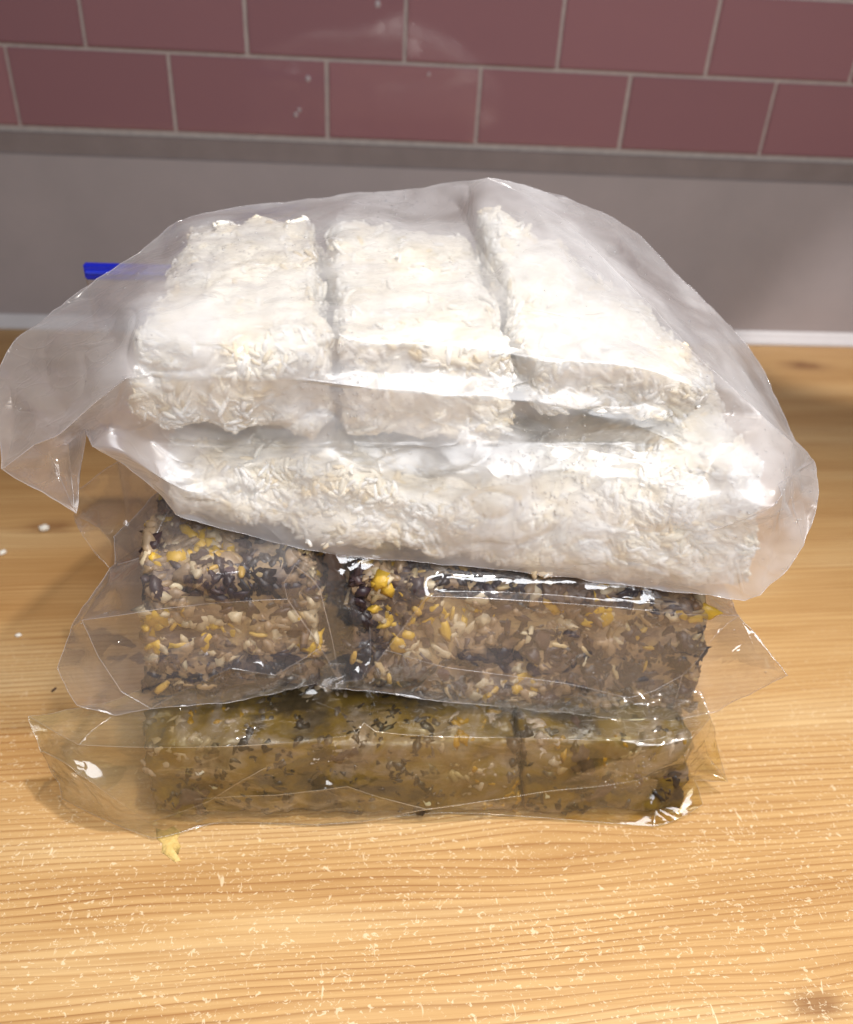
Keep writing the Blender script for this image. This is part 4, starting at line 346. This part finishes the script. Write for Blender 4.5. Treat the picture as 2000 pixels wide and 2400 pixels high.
# ------------------------------------------------------------------ food blocks
def block_mesh(name, C8, seed, rad=0.010, amp=0.003, freq=60, step=0.004, lump=0.0, sag=0.0, big=0.0, dip=0.0):
    """rounded, uneven slab through eight corners (bottom FL FR BR BL, top FL FR BR BL)"""
    C = [Vector(c) for c in C8]
    dims = ((C[1] - C[0]).length, (C[3] - C[0]).length, (C[4] - C[0]).length)
    n = [max(4, int(d / step)) for d in dims]
    bm = bmesh.new(); key = {}
    def vert(i, j, k):
        if (i, j, k) not in key:
            q = [2 * i / n[0] - 1, 2 * j / n[1] - 1, 2 * k / n[2] - 1]
            # round the edges
            d = []; 
            for a in range(3):
                h = dims[a] / 2; r = min(rad, h * 0.9); p = q[a] * h; cl = max(-(h - r), min(h - r, p)); d.append((p - cl, cl, h, r))
            L = math.sqrt(sum((e[0] / e[3]) ** 2 for e in d))
            u = [((e[1] + (e[0] / L if L > 1 else e[0])) / e[2] + 1) / 2 for e in d]
            a, b, c = u
            lo = C[0].lerp(C[1], a).lerp(C[3].lerp(C[2], a), b); hi = C[4].lerp(C[5], a).lerp(C[7].lerp(C[6], a), b)
            key[(i, j, k)] = bm.verts.new(lo.lerp(hi, c) - Vector((0, 0, sag * 4 * a * (1 - a) * (1 - c) + dip * c * max(0.0, math.sin(math.pi * min(1.0, max(0.0, (a - 0.30) / 0.55)))) * (1 - 0.3 * b))))
        return key[(i, j, k)]
    for A, B, Cx in ((0, 1, 2), (1, 2, 0), (2, 0, 1)):
        for side in (0, n[Cx]):
            for i in range(n[A]):
                for j in range(n[B]):
                    q = []
                    for di, dj in ((0, 0), (1, 0), (1, 1), (0, 1)):
                        t = [0, 0, 0]; t[A] = i + di; t[B] = j + dj; t[Cx] = side; q.append(vert(*t))
                    bm.faces.new(q if side else q[::-1])
    bm.normal_update()
    off = Vector((seed * 3.1, seed * 1.7, seed * 0.9))
    mv = []
    for v in bm.verts:
        p = v.co * freq + off
        d = noise.noise(p) * 0.6 + noise.noise(p * 2.3) * 0.3 + noise.noise(p * 5.1) * 0.18
        d += big * (noise.noise(v.co * 24 + off) + 0.5 * noise.noise(v.co * 45 + off))
        if lump: d -= max(0.0, noise.noise(v.co * 28 + off * 2)) * lump
        mv.append((v, v.normal * d * amp - v.normal * amp * 0.25))
    for v, d in mv: v.co += d
    return from_bm(bm, name)

def grain_base(ns=6, nr=5, L=1.0, W=0.15, bend=0.06):
    V, F = [], []
    for r in range(nr):
        t = r / (nr - 1); s = math.sin(math.pi * (0.09 + 0.82 * t)) ** 0.38
        for k in range(ns):
            a = 2 * math.pi * k / ns
            V.append(((t - 0.5) * L, math.cos(a) * W * s, math.sin(a) * W * s + bend * (1 - (2 * t - 1) ** 2)))
    for r in range(nr - 1):
        for k in range(ns):
            a, b = r * ns + k, r * ns + (k + 1) % ns
            F.append((a, a + ns, b + ns)); F.append((a, b + ns, b))
    V.append((-0.5 * L - 0.04, 0, 0)); V.append((0.5 * L + 0.04, 0, 0)); e0, e1 = len(V) - 2, len(V) - 1
    for k in range(ns):
        F.append((e0, k, (k + 1) % ns)); o = (nr - 1) * ns; F.append((e1, o + (k + 1) % ns, o + k))
    return np.array(V), np.array(F)
GV, GF = grain_base(W=0.135)

def surf_samples(me, count, rng, keep):
    me.calc_loop_triangles()
    T = np.empty(len(me.loop_triangles) * 3, np.int32); me.loop_triangles.foreach_get('vertices', T); T = T.reshape(-1, 3)
    V = np.empty(len(me.vertices) * 3, np.float32); me.vertices.foreach_get('co', V); V = V.reshape(-1, 3)
    A, B, C = V[T[:, 0]], V[T[:, 1]], V[T[:, 2]]
    N = np.cross(B - A, C - A); ar = np.linalg.norm(N, axis=1) + 1e-12; N /= ar[:, None]
    w = ar * keep((A + B + C) / 3, N); w /= w.sum()
    i = rng.choice(len(T), count, p=w)
    r1 = np.sqrt(rng.random(count)); r2 = rng.random(count)
    P = A[i] * (1 - r1)[:, None] + B[i] * (r1 * (1 - r2))[:, None] + C[i] * (r1 * r2)[:, None]
    return P, N[i]
def frames(N, rng, tilt=0.25):
    n = len(N); t = rng.normal(size=(n, 3)); t -= (t * N).sum(1)[:, None] * N; t /= np.linalg.norm(t, axis=1)[:, None] + 1e-9
    t = t + N * rng.normal(0, tilt, n)[:, None]; t /= np.linalg.norm(t, axis=1)[:, None]
    b = np.cross(N, t); b /= np.linalg.norm(b, axis=1)[:, None] + 1e-9
    return t, b, np.cross(t, b)
grain_me = {}
def single_grains(P, N, rng, mat, parent, name='rice_grain', length=(0.007, 0.0105), tilt=0.15):
    if mat.name not in grain_me:
        me = np_mesh('rice_grain', GV, GF); me.materials.append(mat); grain_me[mat.name] = me
    t, b, nn = frames(N, rng, tilt)
    for k in range(len(P)):
        L = rng.uniform(*length); o = link(name, grain_me[mat.name], None, parent)
        M = Matrix((t[k] * L, b[k] * L * 1.05, nn[k] * L * 1.05)).transposed().to_4x4(); M.translation = Vector(P[k] + N[k] * 0.0004)
        o.matrix_parent_inverse = parent.matrix_world.inverted(); o.matrix_world = M

def base_of(C8):
    return sum((Vector(q) for q in C8[:4]), Vector()) / 4
def shift(C8, c): return [tuple(Vector(q) - c) for q in C8]

def lump_mesh(name, seed, sub=2, amp=0.25, sq=(1, 1, 1)):
    bm = bmesh.new(); bmesh.ops.create_icosphere(bm, subdivisions=sub, radius=1.0)
    for v in bm.verts:
        p = v.co.copy(); d = 1 + amp * noise.noise(p * 1.6 + Vector((seed, 0, 0))) + amp * 0.5 * noise.noise(p * 3.7 + Vector((0, seed, 0)))
        v.co = Vector((p.x * sq[0], p.y * sq[1], p.z * sq[2])) * d
    return from_bm(bm, name)
def proto(me):
    V = np.array([v.co[:] for v in me.vertices]); F = np.array([p.vertices[:] for p in me.polygons]); return V, F
LUMPS = [proto(lump_mesh('lump', i * 2.3, 2 if i < 3 else 1, 0.65)) for i in range(5)]
GRAIN = (GV / np.array([1.0, 0.135, 0.135]) * np.array([2.0, 1.0, 1.0]), GF)      # unit half-axes

def mat_pieces(name, rough=0.42, spec=0.4, mottled=0.3, scale=300, bump=0.3, tone=rgb(64, 48, 38)):
    m = NT(name); at = m.n('Attribute', attribute_name='piece_colour')
    v = m.noise(m.coord((1, 1, 1)), scale, 3.0, 0.6)
    c = m.mixc(m.math('MULTIPLY', v, mottled), at.outputs['Color'], tone)
    return m.done(m.bsdf(Base_Color=c, Roughness=rough, Specular_IOR_Level=spec, Normal=m.bump(v, bump, 0.0008)))
def scatter_pieces(name, shapes, P, N, rng, palette, weights, mat, parent, length, aspect, sink, tilt, cluster=45.0, spread=0.5):
    """pieces of food pressed into a surface; colours go in clusters picked from the palette"""
    t, b, nn = frames(N, rng, tilt); n = len(P); off = rng.random(3) * 50
    pal = np.array(palette); cum = np.cumsum(weights) / np.sum(weights)
    f = np.array([noise.noise(Vector(p * cluster + off)) for p in P]); f = np.argsort(np.argsort(f)) / n
    f = np.clip(f + rng.normal(0, spread, n) * 0.5, 0, 0.9999); f = np.argsort(np.argsort(f)) / n
    ci = np.searchsorted(cum, f, side='right').clip(0, len(pal) - 1)
    shp = rng.integers(0, len(shapes), n)
    VV, FF, CC = [], [], []; base = 0
    for k in range(len(shapes)):
        i = np.where(shp == k)[0]
        if not len(i): continue
        SV, SF = shapes[k]
        L = rng.uniform(*length, len(i)) / 2; W = L * rng.uniform(*aspect, len(i)); H = W * rng.uniform(0.7, 1.0, len(i))
        V = P[i][:, None, :] + SV[None, :, 0:1] * L[:, None, None] * t[i][:, None, :] + SV[None, :, 1:2] * W[:, None, None] * b[i][:, None, :] + SV[None, :, 2:3] * H[:, None, None] * nn[i][:, None, :] - (N[i] * (H * sink)[:, None])[:, None, :]
        F = SF[None] + (np.arange(len(i)) * len(SV))[:, None, None] + base
        cc = pal[ci[i]] * rng.uniform(0.86, 1.08, (len(i), 1))
        VV.append(V.reshape(-1, 3)); FF.append(F.reshape(-1, 3)); CC.append(np.repeat(cc, len(SV), axis=0)); base += len(i) * len(SV)
    me = np_mesh(name, np.concatenate(VV), np.concatenate(FF))
    C = np.concatenate(CC).clip(0, 1); C = np.concatenate([C[:, :3], np.ones((len(C), 1))], axis=1).astype(np.float32)
    me.attributes.new('piece_colour', 'FLOAT_COLOR', 'POINT').data.foreach_set('color', C.ravel())
    o = link(name, me, mat, parent); o['kind'] = 'stuff'
    return o
c3 = lambda *a: [rgb(*q)[:3] for q in a]
M_ricepiece = mat_pieces('cooked_rice', 0.4, 0.35, 0.06, 200, 0.15, rgb(190, 160, 120))
M_foodpiece = mat_pieces('spiced_food', 0.42, 0.45, 0.35, 260, 0.5)

def rice_block(key, label, seed, grains, singles, sag=0.0, rad=0.008, dip=0.0, topw=0.14):
    C8 = BLOCKS[key]; c = base_of(C8); rng = np.random.default_rng(seed)
    root = empty('rice_block', c); tag(root, label, 'rice', 'white rice blocks in the top bag')
    bpy.context.view_layer.update()
    me = block_mesh('rice_mass', shift(C8, c), seed, rad, 0.0062, 75, 0.0026, 0.9, sag, 0.8, dip)
    link('rice_mass', me, M_ricebody, root)
    keep = lambda X, N: np.where(N[:, 2] < -0.6, 0.05, 1.0) * np.where(N[:, 1] > 0.6, 0.3, 1.0) * np.where(N[:, 2] > 0.7, topw, 1.0)
    P, N = surf_samples(me, grains, rng, keep)
    scatter_pieces('rice_grains', [GRAIN, GRAIN, GRAIN, LUMPS[3], LUMPS[4]], P, N, rng, c3((250, 249, 244), (247, 243, 232), (244, 236, 216), (238, 222, 190)), (5, 4, 3, 1.2), M_ricepiece, root, (0.0045, 0.0088), (0.28, 0.42), 0.45, 0.12, 60, 0.8)
    front = lambda X, N: np.where(N[:, 1] < -0.25, 1.0, 0.0) + np.where((N[:, 0] < -0.4), 0.6, 0.0)
    P, N = surf_samples(me, singles, rng, front)
    single_grains(P + np.array(c)[None], N, rng, M_grain, root)
    return root
rice_block('bag1_upper_left', 'squared white rice block at the upper left inside the top bag', 11, 2200, 30)
rice_block('bag1_upper_mid', 'middle white rice block of the three along the top of the top bag', 12, 1900, 28)
rice_block('bag1_upper_right', 'white rice block at the upper right, tipped up to the peak of the top bag', 13, 2000, 28)
rice_block('bag1_lower', 'long white rice slab along the bottom of the top bag, under three smaller blocks', 14, 5400, 50, 0.007, 0.006, 0.021)

chunk_me = [lump_mesh('meat_chunk', i * 3.7, 3, 0.6, (1.2, 0.8, 0.75)) for i in range(4)]
bean_me = [lump_mesh('bean', i * 5.1 + 40, 2, 0.12, (1.25, 0.75, 0.65)) for i in range(2)]
for me in chunk_me: me.materials.append(M_meat)
for me in bean_me: me.materials.append(M_bean)
frost_me = lump_mesh('frost_clump', 77, 3, 0.6, (1, 0.8, 0.7)); frost_me.materials.append(M_frost)
def place_lumps(name, mes, P, N, rng, parent, size, deep=0.62):
    t, b, nn = frames(N, rng, 0.3)
    for k in range(len(P)):
        L = rng.uniform(*size); o = link(name, mes[k % len(mes)], None, parent)
        M = Matrix((t[k] * L, b[k] * L, nn[k] * L)).transposed().to_4x4(); M.translation = Vector(P[k] - N[k] * L * deep)
        o.matrix_parent_inverse = parent.matrix_world.inverted(); o.matrix_world = M

def biryani_block(key, label, seed, g, chunks, beans):
    C8 = BLOCKS[key]; c = base_of(C8); rng = np.random.default_rng(seed)
    root = empty('spiced_rice_block', c); tag(root, label, 'spiced rice', 'spiced rice blocks in the middle bag')
    bpy.context.view_layer.update()
    me = block_mesh('rice_mass', shift(C8, c), seed, 0.006, 0.0055, 80, 0.003, 0.8, 0, 0.4)
    link('rice_mass', me, M_mixbody, root)
    keep = lambda X, N: np.where(N[:, 2] < -0.6, 0.05, 1.0) * np.where(N[:, 1] > 0.5, 0.15, 1.0)
    pal = c3((26, 18, 24), (42, 29, 38), (68, 52, 54), (158, 134, 106), (200, 182, 150), (208, 168, 58), (118, 95, 76))
    P, N = surf_samples(me, g, rng, keep)
    scatter_pieces('food_pieces', LUMPS, P, N, rng, pal, (4, 3.4, 2, 2.8, 1.6, 1.2, 1.8), M_foodpiece, root, (0.003, 0.015), (0.3, 0.75), 0.66, 0.2, 30, 0.14)
    P, N = surf_samples(me, int(g * 0.04), rng, keep)
    scatter_pieces('spiced_grains', [GRAIN], P, N, rng, c3((156, 130, 92), (194, 156, 72), (186, 164, 122), (216, 202, 170)), (3, 2.4, 3, 1), M_foodpiece, root, (0.007, 0.012), (0.26, 0.42), 0.5, 0.12, 50, 0.3)
    vis = lambda X, N: np.where(N[:, 1] < -0.3, 1.0, 0.0) + np.where(N[:, 2] > 0.5, 0.35, 0.0) + np.where(N[:, 0] < -0.5, 0.5, 0.0)
    cc = np.array(c)[None]
    P, N = surf_samples(me, chunks, rng, vis); place_lumps('meat_chunk', chunk_me, P + cc, N, rng, root, (0.005, 0.010))
    P, N = surf_samples(me, beans, rng, vis); place_lumps('bean', bean_me, P + cc, N, rng, root, (0.006, 0.009))
    P, N = surf_samples(me, 7, rng, vis); place_lumps('frost_clump', [frost_me], P + cc, N, rng, root, (0.0025, 0.005))
    P, N = surf_samples(me, 6, rng, vis); single_grains(P + cc, N, rng, M_ygrain, root, length=(0.008, 0.012))
biryani_block('bag2_left', 'small block of yellow rice and dark beans at the left of the middle bag', 21, 1700, 8, 5)
biryani_block('bag2_right', 'long block of yellow rice and dark meat at the right of the middle bag', 22, 3200, 18, 6)

def curry_block(key, label, seed):
    C8 = BLOCKS[key]; c = base_of(C8); rng = np.random.default_rng(seed)
    root = empty('curry_block', c); tag(root, label, 'curry', 'frozen curry blocks in the bottom bag')
    bpy.context.view_layer.update()
    me = block_mesh('curry_mass', shift(C8, c), seed, 0.0035, 0.0045, 85, 0.003, 0.5)
    link('curry_mass', me, M_curry, root)
    keep = lambda X, N: np.where(N[:, 2] < -0.6, 0.02, 1.0) * np.where(N[:, 1] > 0.5, 0.1, 1.0)
    P, N = surf_samples(me, 900 if seed == 31 else 480, rng, keep)
    scatter_pieces('food_pieces', LUMPS, P, N, rng, c3((24, 20, 16), (46, 38, 31), (84, 72, 61), (160, 144, 128), (158, 120, 14), (64, 51, 16)), (2.2, 2.4, 2.6, 2.8, 1.6, 1.3), M_foodpiece, root, (0.004, 0.011), (0.4, 0.9), 0.80, 0.12, 17, 0.10)
    vis = lambda X, N: np.where(N[:, 1] < -0.3, 1.0, 0.0) + np.where(N[:, 2] > 0.5, 0.5, 0.0)
    cc = np.array(c)[None]
    P, N = surf_samples(me, 8, rng, vis); place_lumps('meat_chunk', chunk_me, P + cc, N, rng, root, (0.006, 0.012), 0.8)
    P, N = surf_samples(me, 6, rng, vis); place_lumps('frost_clump', [frost_me], P + cc, N, rng, root, (0.002, 0.004))
curry_block('bag3_mid', 'wide brown frozen curry slab at the middle of the bottom bag', 31)
curry_block('bag3_right', 'shorter brown frozen curry slab at the right of the bottom bag', 32)

# ------------------------------------------------------------------ bag films
def subdivide_film(V, F, CR, levels):
    """midpoint subdivision that keeps folds sharp and lets the rest of the sheet relax"""
    V = [Vector(p) for p in V]; F = [tuple(f) for f in F]; CR = {tuple(sorted((a, b))): w for a, b, w in CR}
    for lv in range(levels):
        mid = {}; nc = {}
        def mp(a, b):
            k = (a, b) if a < b else (b, a)
            if k not in mid:
                mid[k] = len(V); V.append((V[a] + V[b]) / 2)
                if k in CR: nc[tuple(sorted((a, mid[k])))] = CR[k]; nc[tuple(sorted((b, mid[k])))] = CR[k]
            return mid[k]
        nf = []
        for a, b, c in F:
            x, y, z = mp(a, b), mp(b, c), mp(c, a)
            nf += [(a, x, z), (x, b, y), (z, y, c), (x, y, z)]
        F, CR = nf, nc
        n = len(V); nb = [set() for _ in range(n)]; cn = [[] for _ in range(n)]
        for f in F:
            for i in range(3): nb[f[i]].update((f[i - 1], f[(i + 1) % 3]))
        for (a, b), w in CR.items(): cn[a].append((b, w)); cn[b].append((a, w))
        nbl = [list(q) for q in nb]
        for it in range(1 if lv < 2 else 2):
            W = []
            for i in range(n):
                p = V[i]; q = nbl[i]; free = sum((V[j] for j in q), Vector()) / len(q)
                c = cn[i]
                if not c: t = free
                elif len(c) == 1: t = p.lerp(free, 0.35 * (1 - c[0][1]))
                elif len(c) == 2:
                    w = max(c[0][1], c[1][1]); d0 = (V[c[0][0]] - p).normalized(); d1 = (V[c[1][0]] - p).normalized()
                    ct = (V[c[0][0]] + V[c[1][0]]) / 2
                    straight = max(0.0, min(1.0, -d0.dot(d1)))          # corners of a fold stay corners
                    t = free.lerp(p.lerp(ct, straight ** 12), w)
                else:
                    w = max(k[1] for k in c); t = free.lerp(p, w)
                W.append(p.lerp(t, 0.5))
            V = W
    return V, F, CR
def fold_lines(d, V, CR, c, bnd, mat, parent):
    """the thin doubled ridge of plastic along each sharp fold and edge"""
    vs, fs = [], []
    for (a, b), w in CR.items():
        if w < 0.72: continue
        p, q = V[a] - c, V[b] - c; ax = (q - p).normalized(); s = ax.orthogonal().normalized(); t = ax.cross(s)
        r = 0.00015 if bnd.get((a, b), 2) == 1 else 0.00015 * (0.4 + w) * max(0.15, 0.55 + 1.1 * noise.noise(V[a] * 28))
        k = len(vs)
        for e in (p - ax * r * 0.5, q + ax * r * 0.5):
            for j in range(4): an = j * math.pi / 2; vs.append(tuple(e + (s * math.cos(an) + t * math.sin(an)) * r))
        for j in range(4): fs.append((k + j, k + (j + 1) % 4, k + 4 + (j + 1) % 4, k + 4 + j))
    me = bpy.data.meshes.new('fold_ridges'); me.from_pydata(vs, [], fs); me.polygons.foreach_set('use_smooth', [True] * len(fs)); me.update()
    o = link('fold_ridges', me, mat, parent); o['kind'] = 'stuff'
def film(name, key, mat, parent, waver=0.0012, levels=3, fold=None):
    d = FILM[key]; c = parent.location
    V, F, CR = subdivide_film(d['v'], [f for f in d['f'] if len(f) == 3], d['c'], levels)
    bnd = {}
    for f in F:
        for i in range(3):
            k = tuple(sorted((f[i - 1], f[i]))); bnd[k] = bnd.get(k, 0) + 1
    edge = {i for k, q in bnd.items() if q == 1 for i in k}; onfold = {i for k in CR for i in k}
    N = [Vector() for _ in V]
    for a, b, e in F:
        nn = (V[b] - V[a]).cross(V[e] - V[a])
        for i in (a, b, e): N[i] += nn
    out = []
    for i, p in enumerate(V):
        nn = N[i].normalized(); k = 0.0 if i in edge else (0.3 if i in onfold else 1.0)
        d_ = noise.noise(Vector((p.x * 38, p.y * 60, p.z * 60))) + 0.4 * noise.noise(Vector((p.x * 95 + 7, p.y * 140, p.z * 140)))
        # crinkles: sharp little ridges that come and go over the sheet
        rd = 1 - 2.2 * abs(noise.noise(Vector((p.x * 34 + p.z * 16, p.y * 46 + 3, p.z * 52 - p.x * 14)))); d_ += max(0.0, rd) ** 3 * 1.3 * max(0.0, 0.35 + noise.noise(p * 22))
        e_ = noise.noise_vector(p * 70) * 0.0011 + noise.noise_vector(p * 190) * 0.0004 if i in edge and p.z > 0.01 else Vector()
        out.append(p + nn * d_ * waver * k + e_ - c)
    me = bpy.data.meshes.new(name); me.from_pydata([tuple(p) for p in out], [], F)
    me.polygons.foreach_set('use_smooth', [True] * len(F))
    sh = me.attributes.new('sharp_edge', 'BOOLEAN', 'EDGE')
    sh.data.foreach_set('value', [CR.get(tuple(sorted(e.vertices)), 0) > 0.72 for e in me.edges])
    me.update()
    o = link(name, me, mat, parent)
    if fold: fold_lines(d, [q + c for q in out], CR, c, bnd, fold, parent)
    return o
def bag(name, loc, label): 
    r = empty(name, loc); tag(r, label, 'freezer bag', 'bags in the stack'); return r
bag1 = bag('freezer_bag', (0.04, 0.40, 0.12), 'fogged clear plastic bag of white rice blocks on top of the stack')
f1 = film('front_film', 'bag1_front', M_film1, bag1, 0.0013, 4, M_fold)
film('back_film', 'bag1_back', M_film1b, bag1)
bag2 = bag('freezer_bag', (0.03, 0.37, 0.055), 'clear plastic bag of yellow spiced rice in the middle of the stack')
f2 = film('front_film', 'bag2_front', M_film2, bag2, 0.0011, 4, M_fold)
film('back_film', 'bag2_back', M_film2b, bag2)
film('folded_tail', 'bag2_tail', M_film2b, bag2, 0.001, 3, M_fold)
bag3 = bag('freezer_bag', (0.03, 0.35, 0.0), 'oily clear plastic bag of brown curry at the bottom of the stack')
f3 = film('front_film', 'bag3_front', M_film3, bag3, 0.0009, 4, M_fold3)
film('back_film', 'bag3_back', M_film3, bag3, 0)

# ------------------------------------------------------------------ small things
# clear pouch with a blue closure standing behind the stack
pouch = empty('zip_pouch', (-0.098, 0.52, 0.0)); tag(pouch, 'clear plastic pouch with blue closure strip behind the left of the stack', 'pouch')
bm = bmesh.new()
W2, D2 = 0.068, 0.02
secs = [(0.001, 1.0, 1.0), (0.03, 1.0, 1.0), (0.09, 1.0, 0.9), (0.15, 1.0, 0.5), (0.2036, 1.0, 0.08)]
rings = []
for z, sx, sy in secs:
    ring = []
    for k in range(24):
        a = 2 * math.pi * k / 24; ca, sa = math.cos(a), math.sin(a)
        ring.append(bm.verts.new((W2 * sx * math.copysign(abs(ca) ** 0.35, ca), D2 * sy * math.copysign(abs(sa) ** 0.8, sa), z)))
    rings.append(ring)
for r0, r1 in zip(rings, rings[1:]):
    for k in range(24): bm.faces.new((r0[k], r0[(k + 1) % 24], r1[(k + 1) % 24], r1[k]))
link('pouch_film', from_bm(bm, 'pouch_film'), M_film2b, pouch)
M_blue = mat_plain('blue_plastic', rgb(28, 44, 190), rgb(22, 36, 170), 0.35, 30, 0.05)
bm = bmesh.new(); vs = box_bm(bm, -W2, W2, -0.0022, 0.0022, 0.2038, 0.2135)
bmesh.ops.bevel(bm, geom=list(bm.edges), offset=0.0009, segments=2, affect='EDGES')
cs = link('closure_strip', from_bm(bm, 'closure_strip', False), M_blue, pouch)
bm = bmesh.new(); box_bm(bm, -W2 * 0.985, W2 * 0.985, -0.0034, -0.0021, 0.2075, 0.2098)
bmesh.ops.bevel(bm, geom=list(bm.edges), offset=0.0005, segments=2, affect='EDGES')
link('zip_ridge', from_bm(bm, 'zip_ridge', False), mat_plain('blue_ridge_highlight', rgb(44, 66, 205), rgb(38, 56, 190), 0.25, 30, 0.05), cs)  # lighter blue paints in the highlight band along the strip

# crumbs on the worktop
def crumb(name, me, mat, loc, scale, rot, label, cat, group=None):
    o = link(name, me.copy(), None); o.data.materials.clear(); o.data.materials.append(mat)
    o.location = loc; o.scale = scale; o.rotation_euler = rot; tag(o, label, cat, group); return o
gm = np_mesh('rice_crumb', GV, GF)
crumb('rice_crumb', lump_mesh('rice_crumb', 3, 2, 0.3), M_grain, (-0.237, 0.543, 0.0022), (0.0042, 0.003, 0.0024), (0, 0, 0.3), 'largest white rice crumb on the worktop left of the stack', 'crumb', 'white crumbs on the worktop')
crumb('rice_crumb', lump_mesh('rice_crumb', 5, 2, 0.3), M_grain, (-0.257, 0.513, 0.0016), (0.0028, 0.002, 0.0018), (0, 0, 1.0), 'white rice crumb at the very left edge of the photo', 'crumb', 'white crumbs on the worktop')
crumb('rice_crumb', lump_mesh('rice_crumb', 8, 2, 0.3), M_grain, (-0.218, 0.425, 0.0011), (0.0022, 0.0014, 0.0012), (0, 0, 0.2), 'smallest white rice crumb, beside the left of the middle bag', 'crumb', 'white crumbs on the worktop')
crumb('dark_crumb', lump_mesh('dark_crumb', 9, 2, 0.4, (1.6, 0.6, 0.6)), M_meat, (-0.182, 0.377, 0.0008), (0.0013, 0.0012, 0.001), (0, 0, 1.0), 'tiny dark brown crumb left of the middle bag', 'crumb')
bm = bmesh.new()
pts = [(-0.0075, 0.010), (-0.003, 0.0085), (0.001, 0.011), (0.0055, 0.008), (0.0045, 0.003), (0.007, -0.001), (0.0062, -0.006), (0.0085, -0.009), (0.0055, -0.0095), (0.001, -0.006), (-0.002, -0.004), (-0.0025, 0.001), (-0.006, 0.004)]
c0 = bm.verts.new((0.001, 0.001, 0.0006)); ring = [bm.verts.new((x, y, 0.0005 + 0.0002 * math.sin(3 * i))) for i, (x, y) in enumerate(pts)]
low = [bm.verts.new((x, y, 0.0002)) for x, y in pts]
for i in range(len(pts)):
    j = (i + 1) % len(pts); bm.faces.new((c0, ring[i], ring[j])); bm.faces.new((ring[i], low[i], low[j], ring[j]))
bmesh.ops.recalc_face_normals(bm, faces=bm.faces)
fl = link('curry_flake', from_bm(bm, 'curry_flake'), mat_plain('yellow_flake', rgb(226, 196, 128), rgb(216, 180, 104), 0.5, 500, 0.8)); fl.location = (-0.0955, 0.269, 0.0)
tag(fl, 'thin yellow food flake on the worktop in front of the bottom bag', 'flake')

# water droplets on the tiles
def mat_water():
    m = NT('water'); lw = m.n('LayerWeight', Blend=0.35)
    return m.done(m.mixs(m.math('ADD', 0.12, m.math('MULTIPLY', lw.outputs['Facing'], 0.5)), m.n('BsdfTransparent', Color=(0.97, 0.97, 0.98, 1)).outputs[0], m.n('BsdfGlossy', Color=(1, 1, 1, 1), Roughness=0.05).outputs[0]))
def mat_drop_glint():  # whitish diffuse share stands in for the bright glint of the drops
    m = NT('water_glint_white'); b = m.bsdf(Base_Color=(0.86, 0.82, 0.84, 1), Roughness=0.08, Specular_IOR_Level=0.8)
    return m.done(m.mixs(0.5, m.n('BsdfTransparent', Color=(0.97, 0.97, 0.98, 1)).outputs[0], b.outputs[0]))
M_drop_glint = mat_drop_glint()
M_water = mat_water()
bm = bmesh.new(); bmesh.ops.create_uvsphere(bm, u_segments=12, v_segments=8, radius=1.0); dm = from_bm(bm, 'water_drop'); dm.materials.append(M_drop_glint)
for (x, z, s, lb) in ((-0.0526, 0.2637, 0.0042, 'uppermost droplet on the pink tile left of centre'), (-0.0658, 0.2304, 0.0036, 'lowest water droplet on the pink tiles'), (-0.0622, 0.2350, 0.0032, 'faint droplet touching the lowest one on the tiles'), (0.0152, 0.3304, 0.0046, 'water droplet on the tiles at the top edge of the photo'), (0.067, 0.2725, 0.0028, 'faint water droplet on the tile right of centre')):
    o = link('water_drop', dm); o.location = (x, WY - 0.0005, z); o.scale = (s * 0.62, 0.0018, s * 0.75); tag(o, lb, 'droplet', 'water droplets on the tiles')

# condensation beads on the films
deps = bpy.context.evaluated_depsgraph_get()
def beads(fobj, parent, count, size, mask, seed, side=-1.0):
    ev = fobj.evaluated_get(deps); me = bpy.data.meshes.new_from_object(ev); rng = np.random.default_rng(seed)
    c = np.array(parent.location)
    P, N = surf_samples(me, count, rng, lambda X, N: mask(X + c))
    bmx = bmesh.new(); bmesh.ops.create_icosphere(bmx, subdivisions=1, radius=1.0)
    BV = np.array([v.co[:] for v in bmx.verts]); BF = np.array([[v.index for v in f.verts] for f in bmx.faces]); bmx.free()
    s = size[0] + (size[1] - size[0]) * rng.random(count) ** 3
    V = P[:, None, :] + BV[None] * s[:, None, None]
    F = BF[None] + (np.arange(count) * len(BV))[:, None, None]
    o = link('condensation', np_mesh('condensation', V.reshape(-1, 3), F.reshape(-1, 3)), M_water, parent); o['kind'] = 'stuff'
    bpy.data.meshes.remove(me)
blob = lambda X, q: np.exp(-(((X - np.array(q[:3])) / q[3]) ** 2).sum(1))
beads(f1, bag1, 1500, (0.00025, 0.00085), lambda X: 0.03 + blob(X, (-0.011, 0.334, 0.225, 0.018)) * 3 + blob(X, (0.019, 0.461, 0.269, 0.022)) * 3 + blob(X, (0.085, 0.320, 0.197, 0.022)) * 3 + blob(X, (0.179, 0.310, 0.183, 0.03)) + blob(X, (-0.066, 0.423, 0.253, 0.025)), 5)
beads(f3, bag3, 160, (0.0002, 0.0009), lambda X: 0.02 + blob(X, (0.135, 0.278, 0.04, 0.012)) * 5 + blob(X, (0.05, 0.285, 0.025, 0.03)) * 0.3, 6)
beads(f2, bag2, 70, (0.0002, 0.0008), lambda X: X[:, 0] * 0 + 1.0, 7)
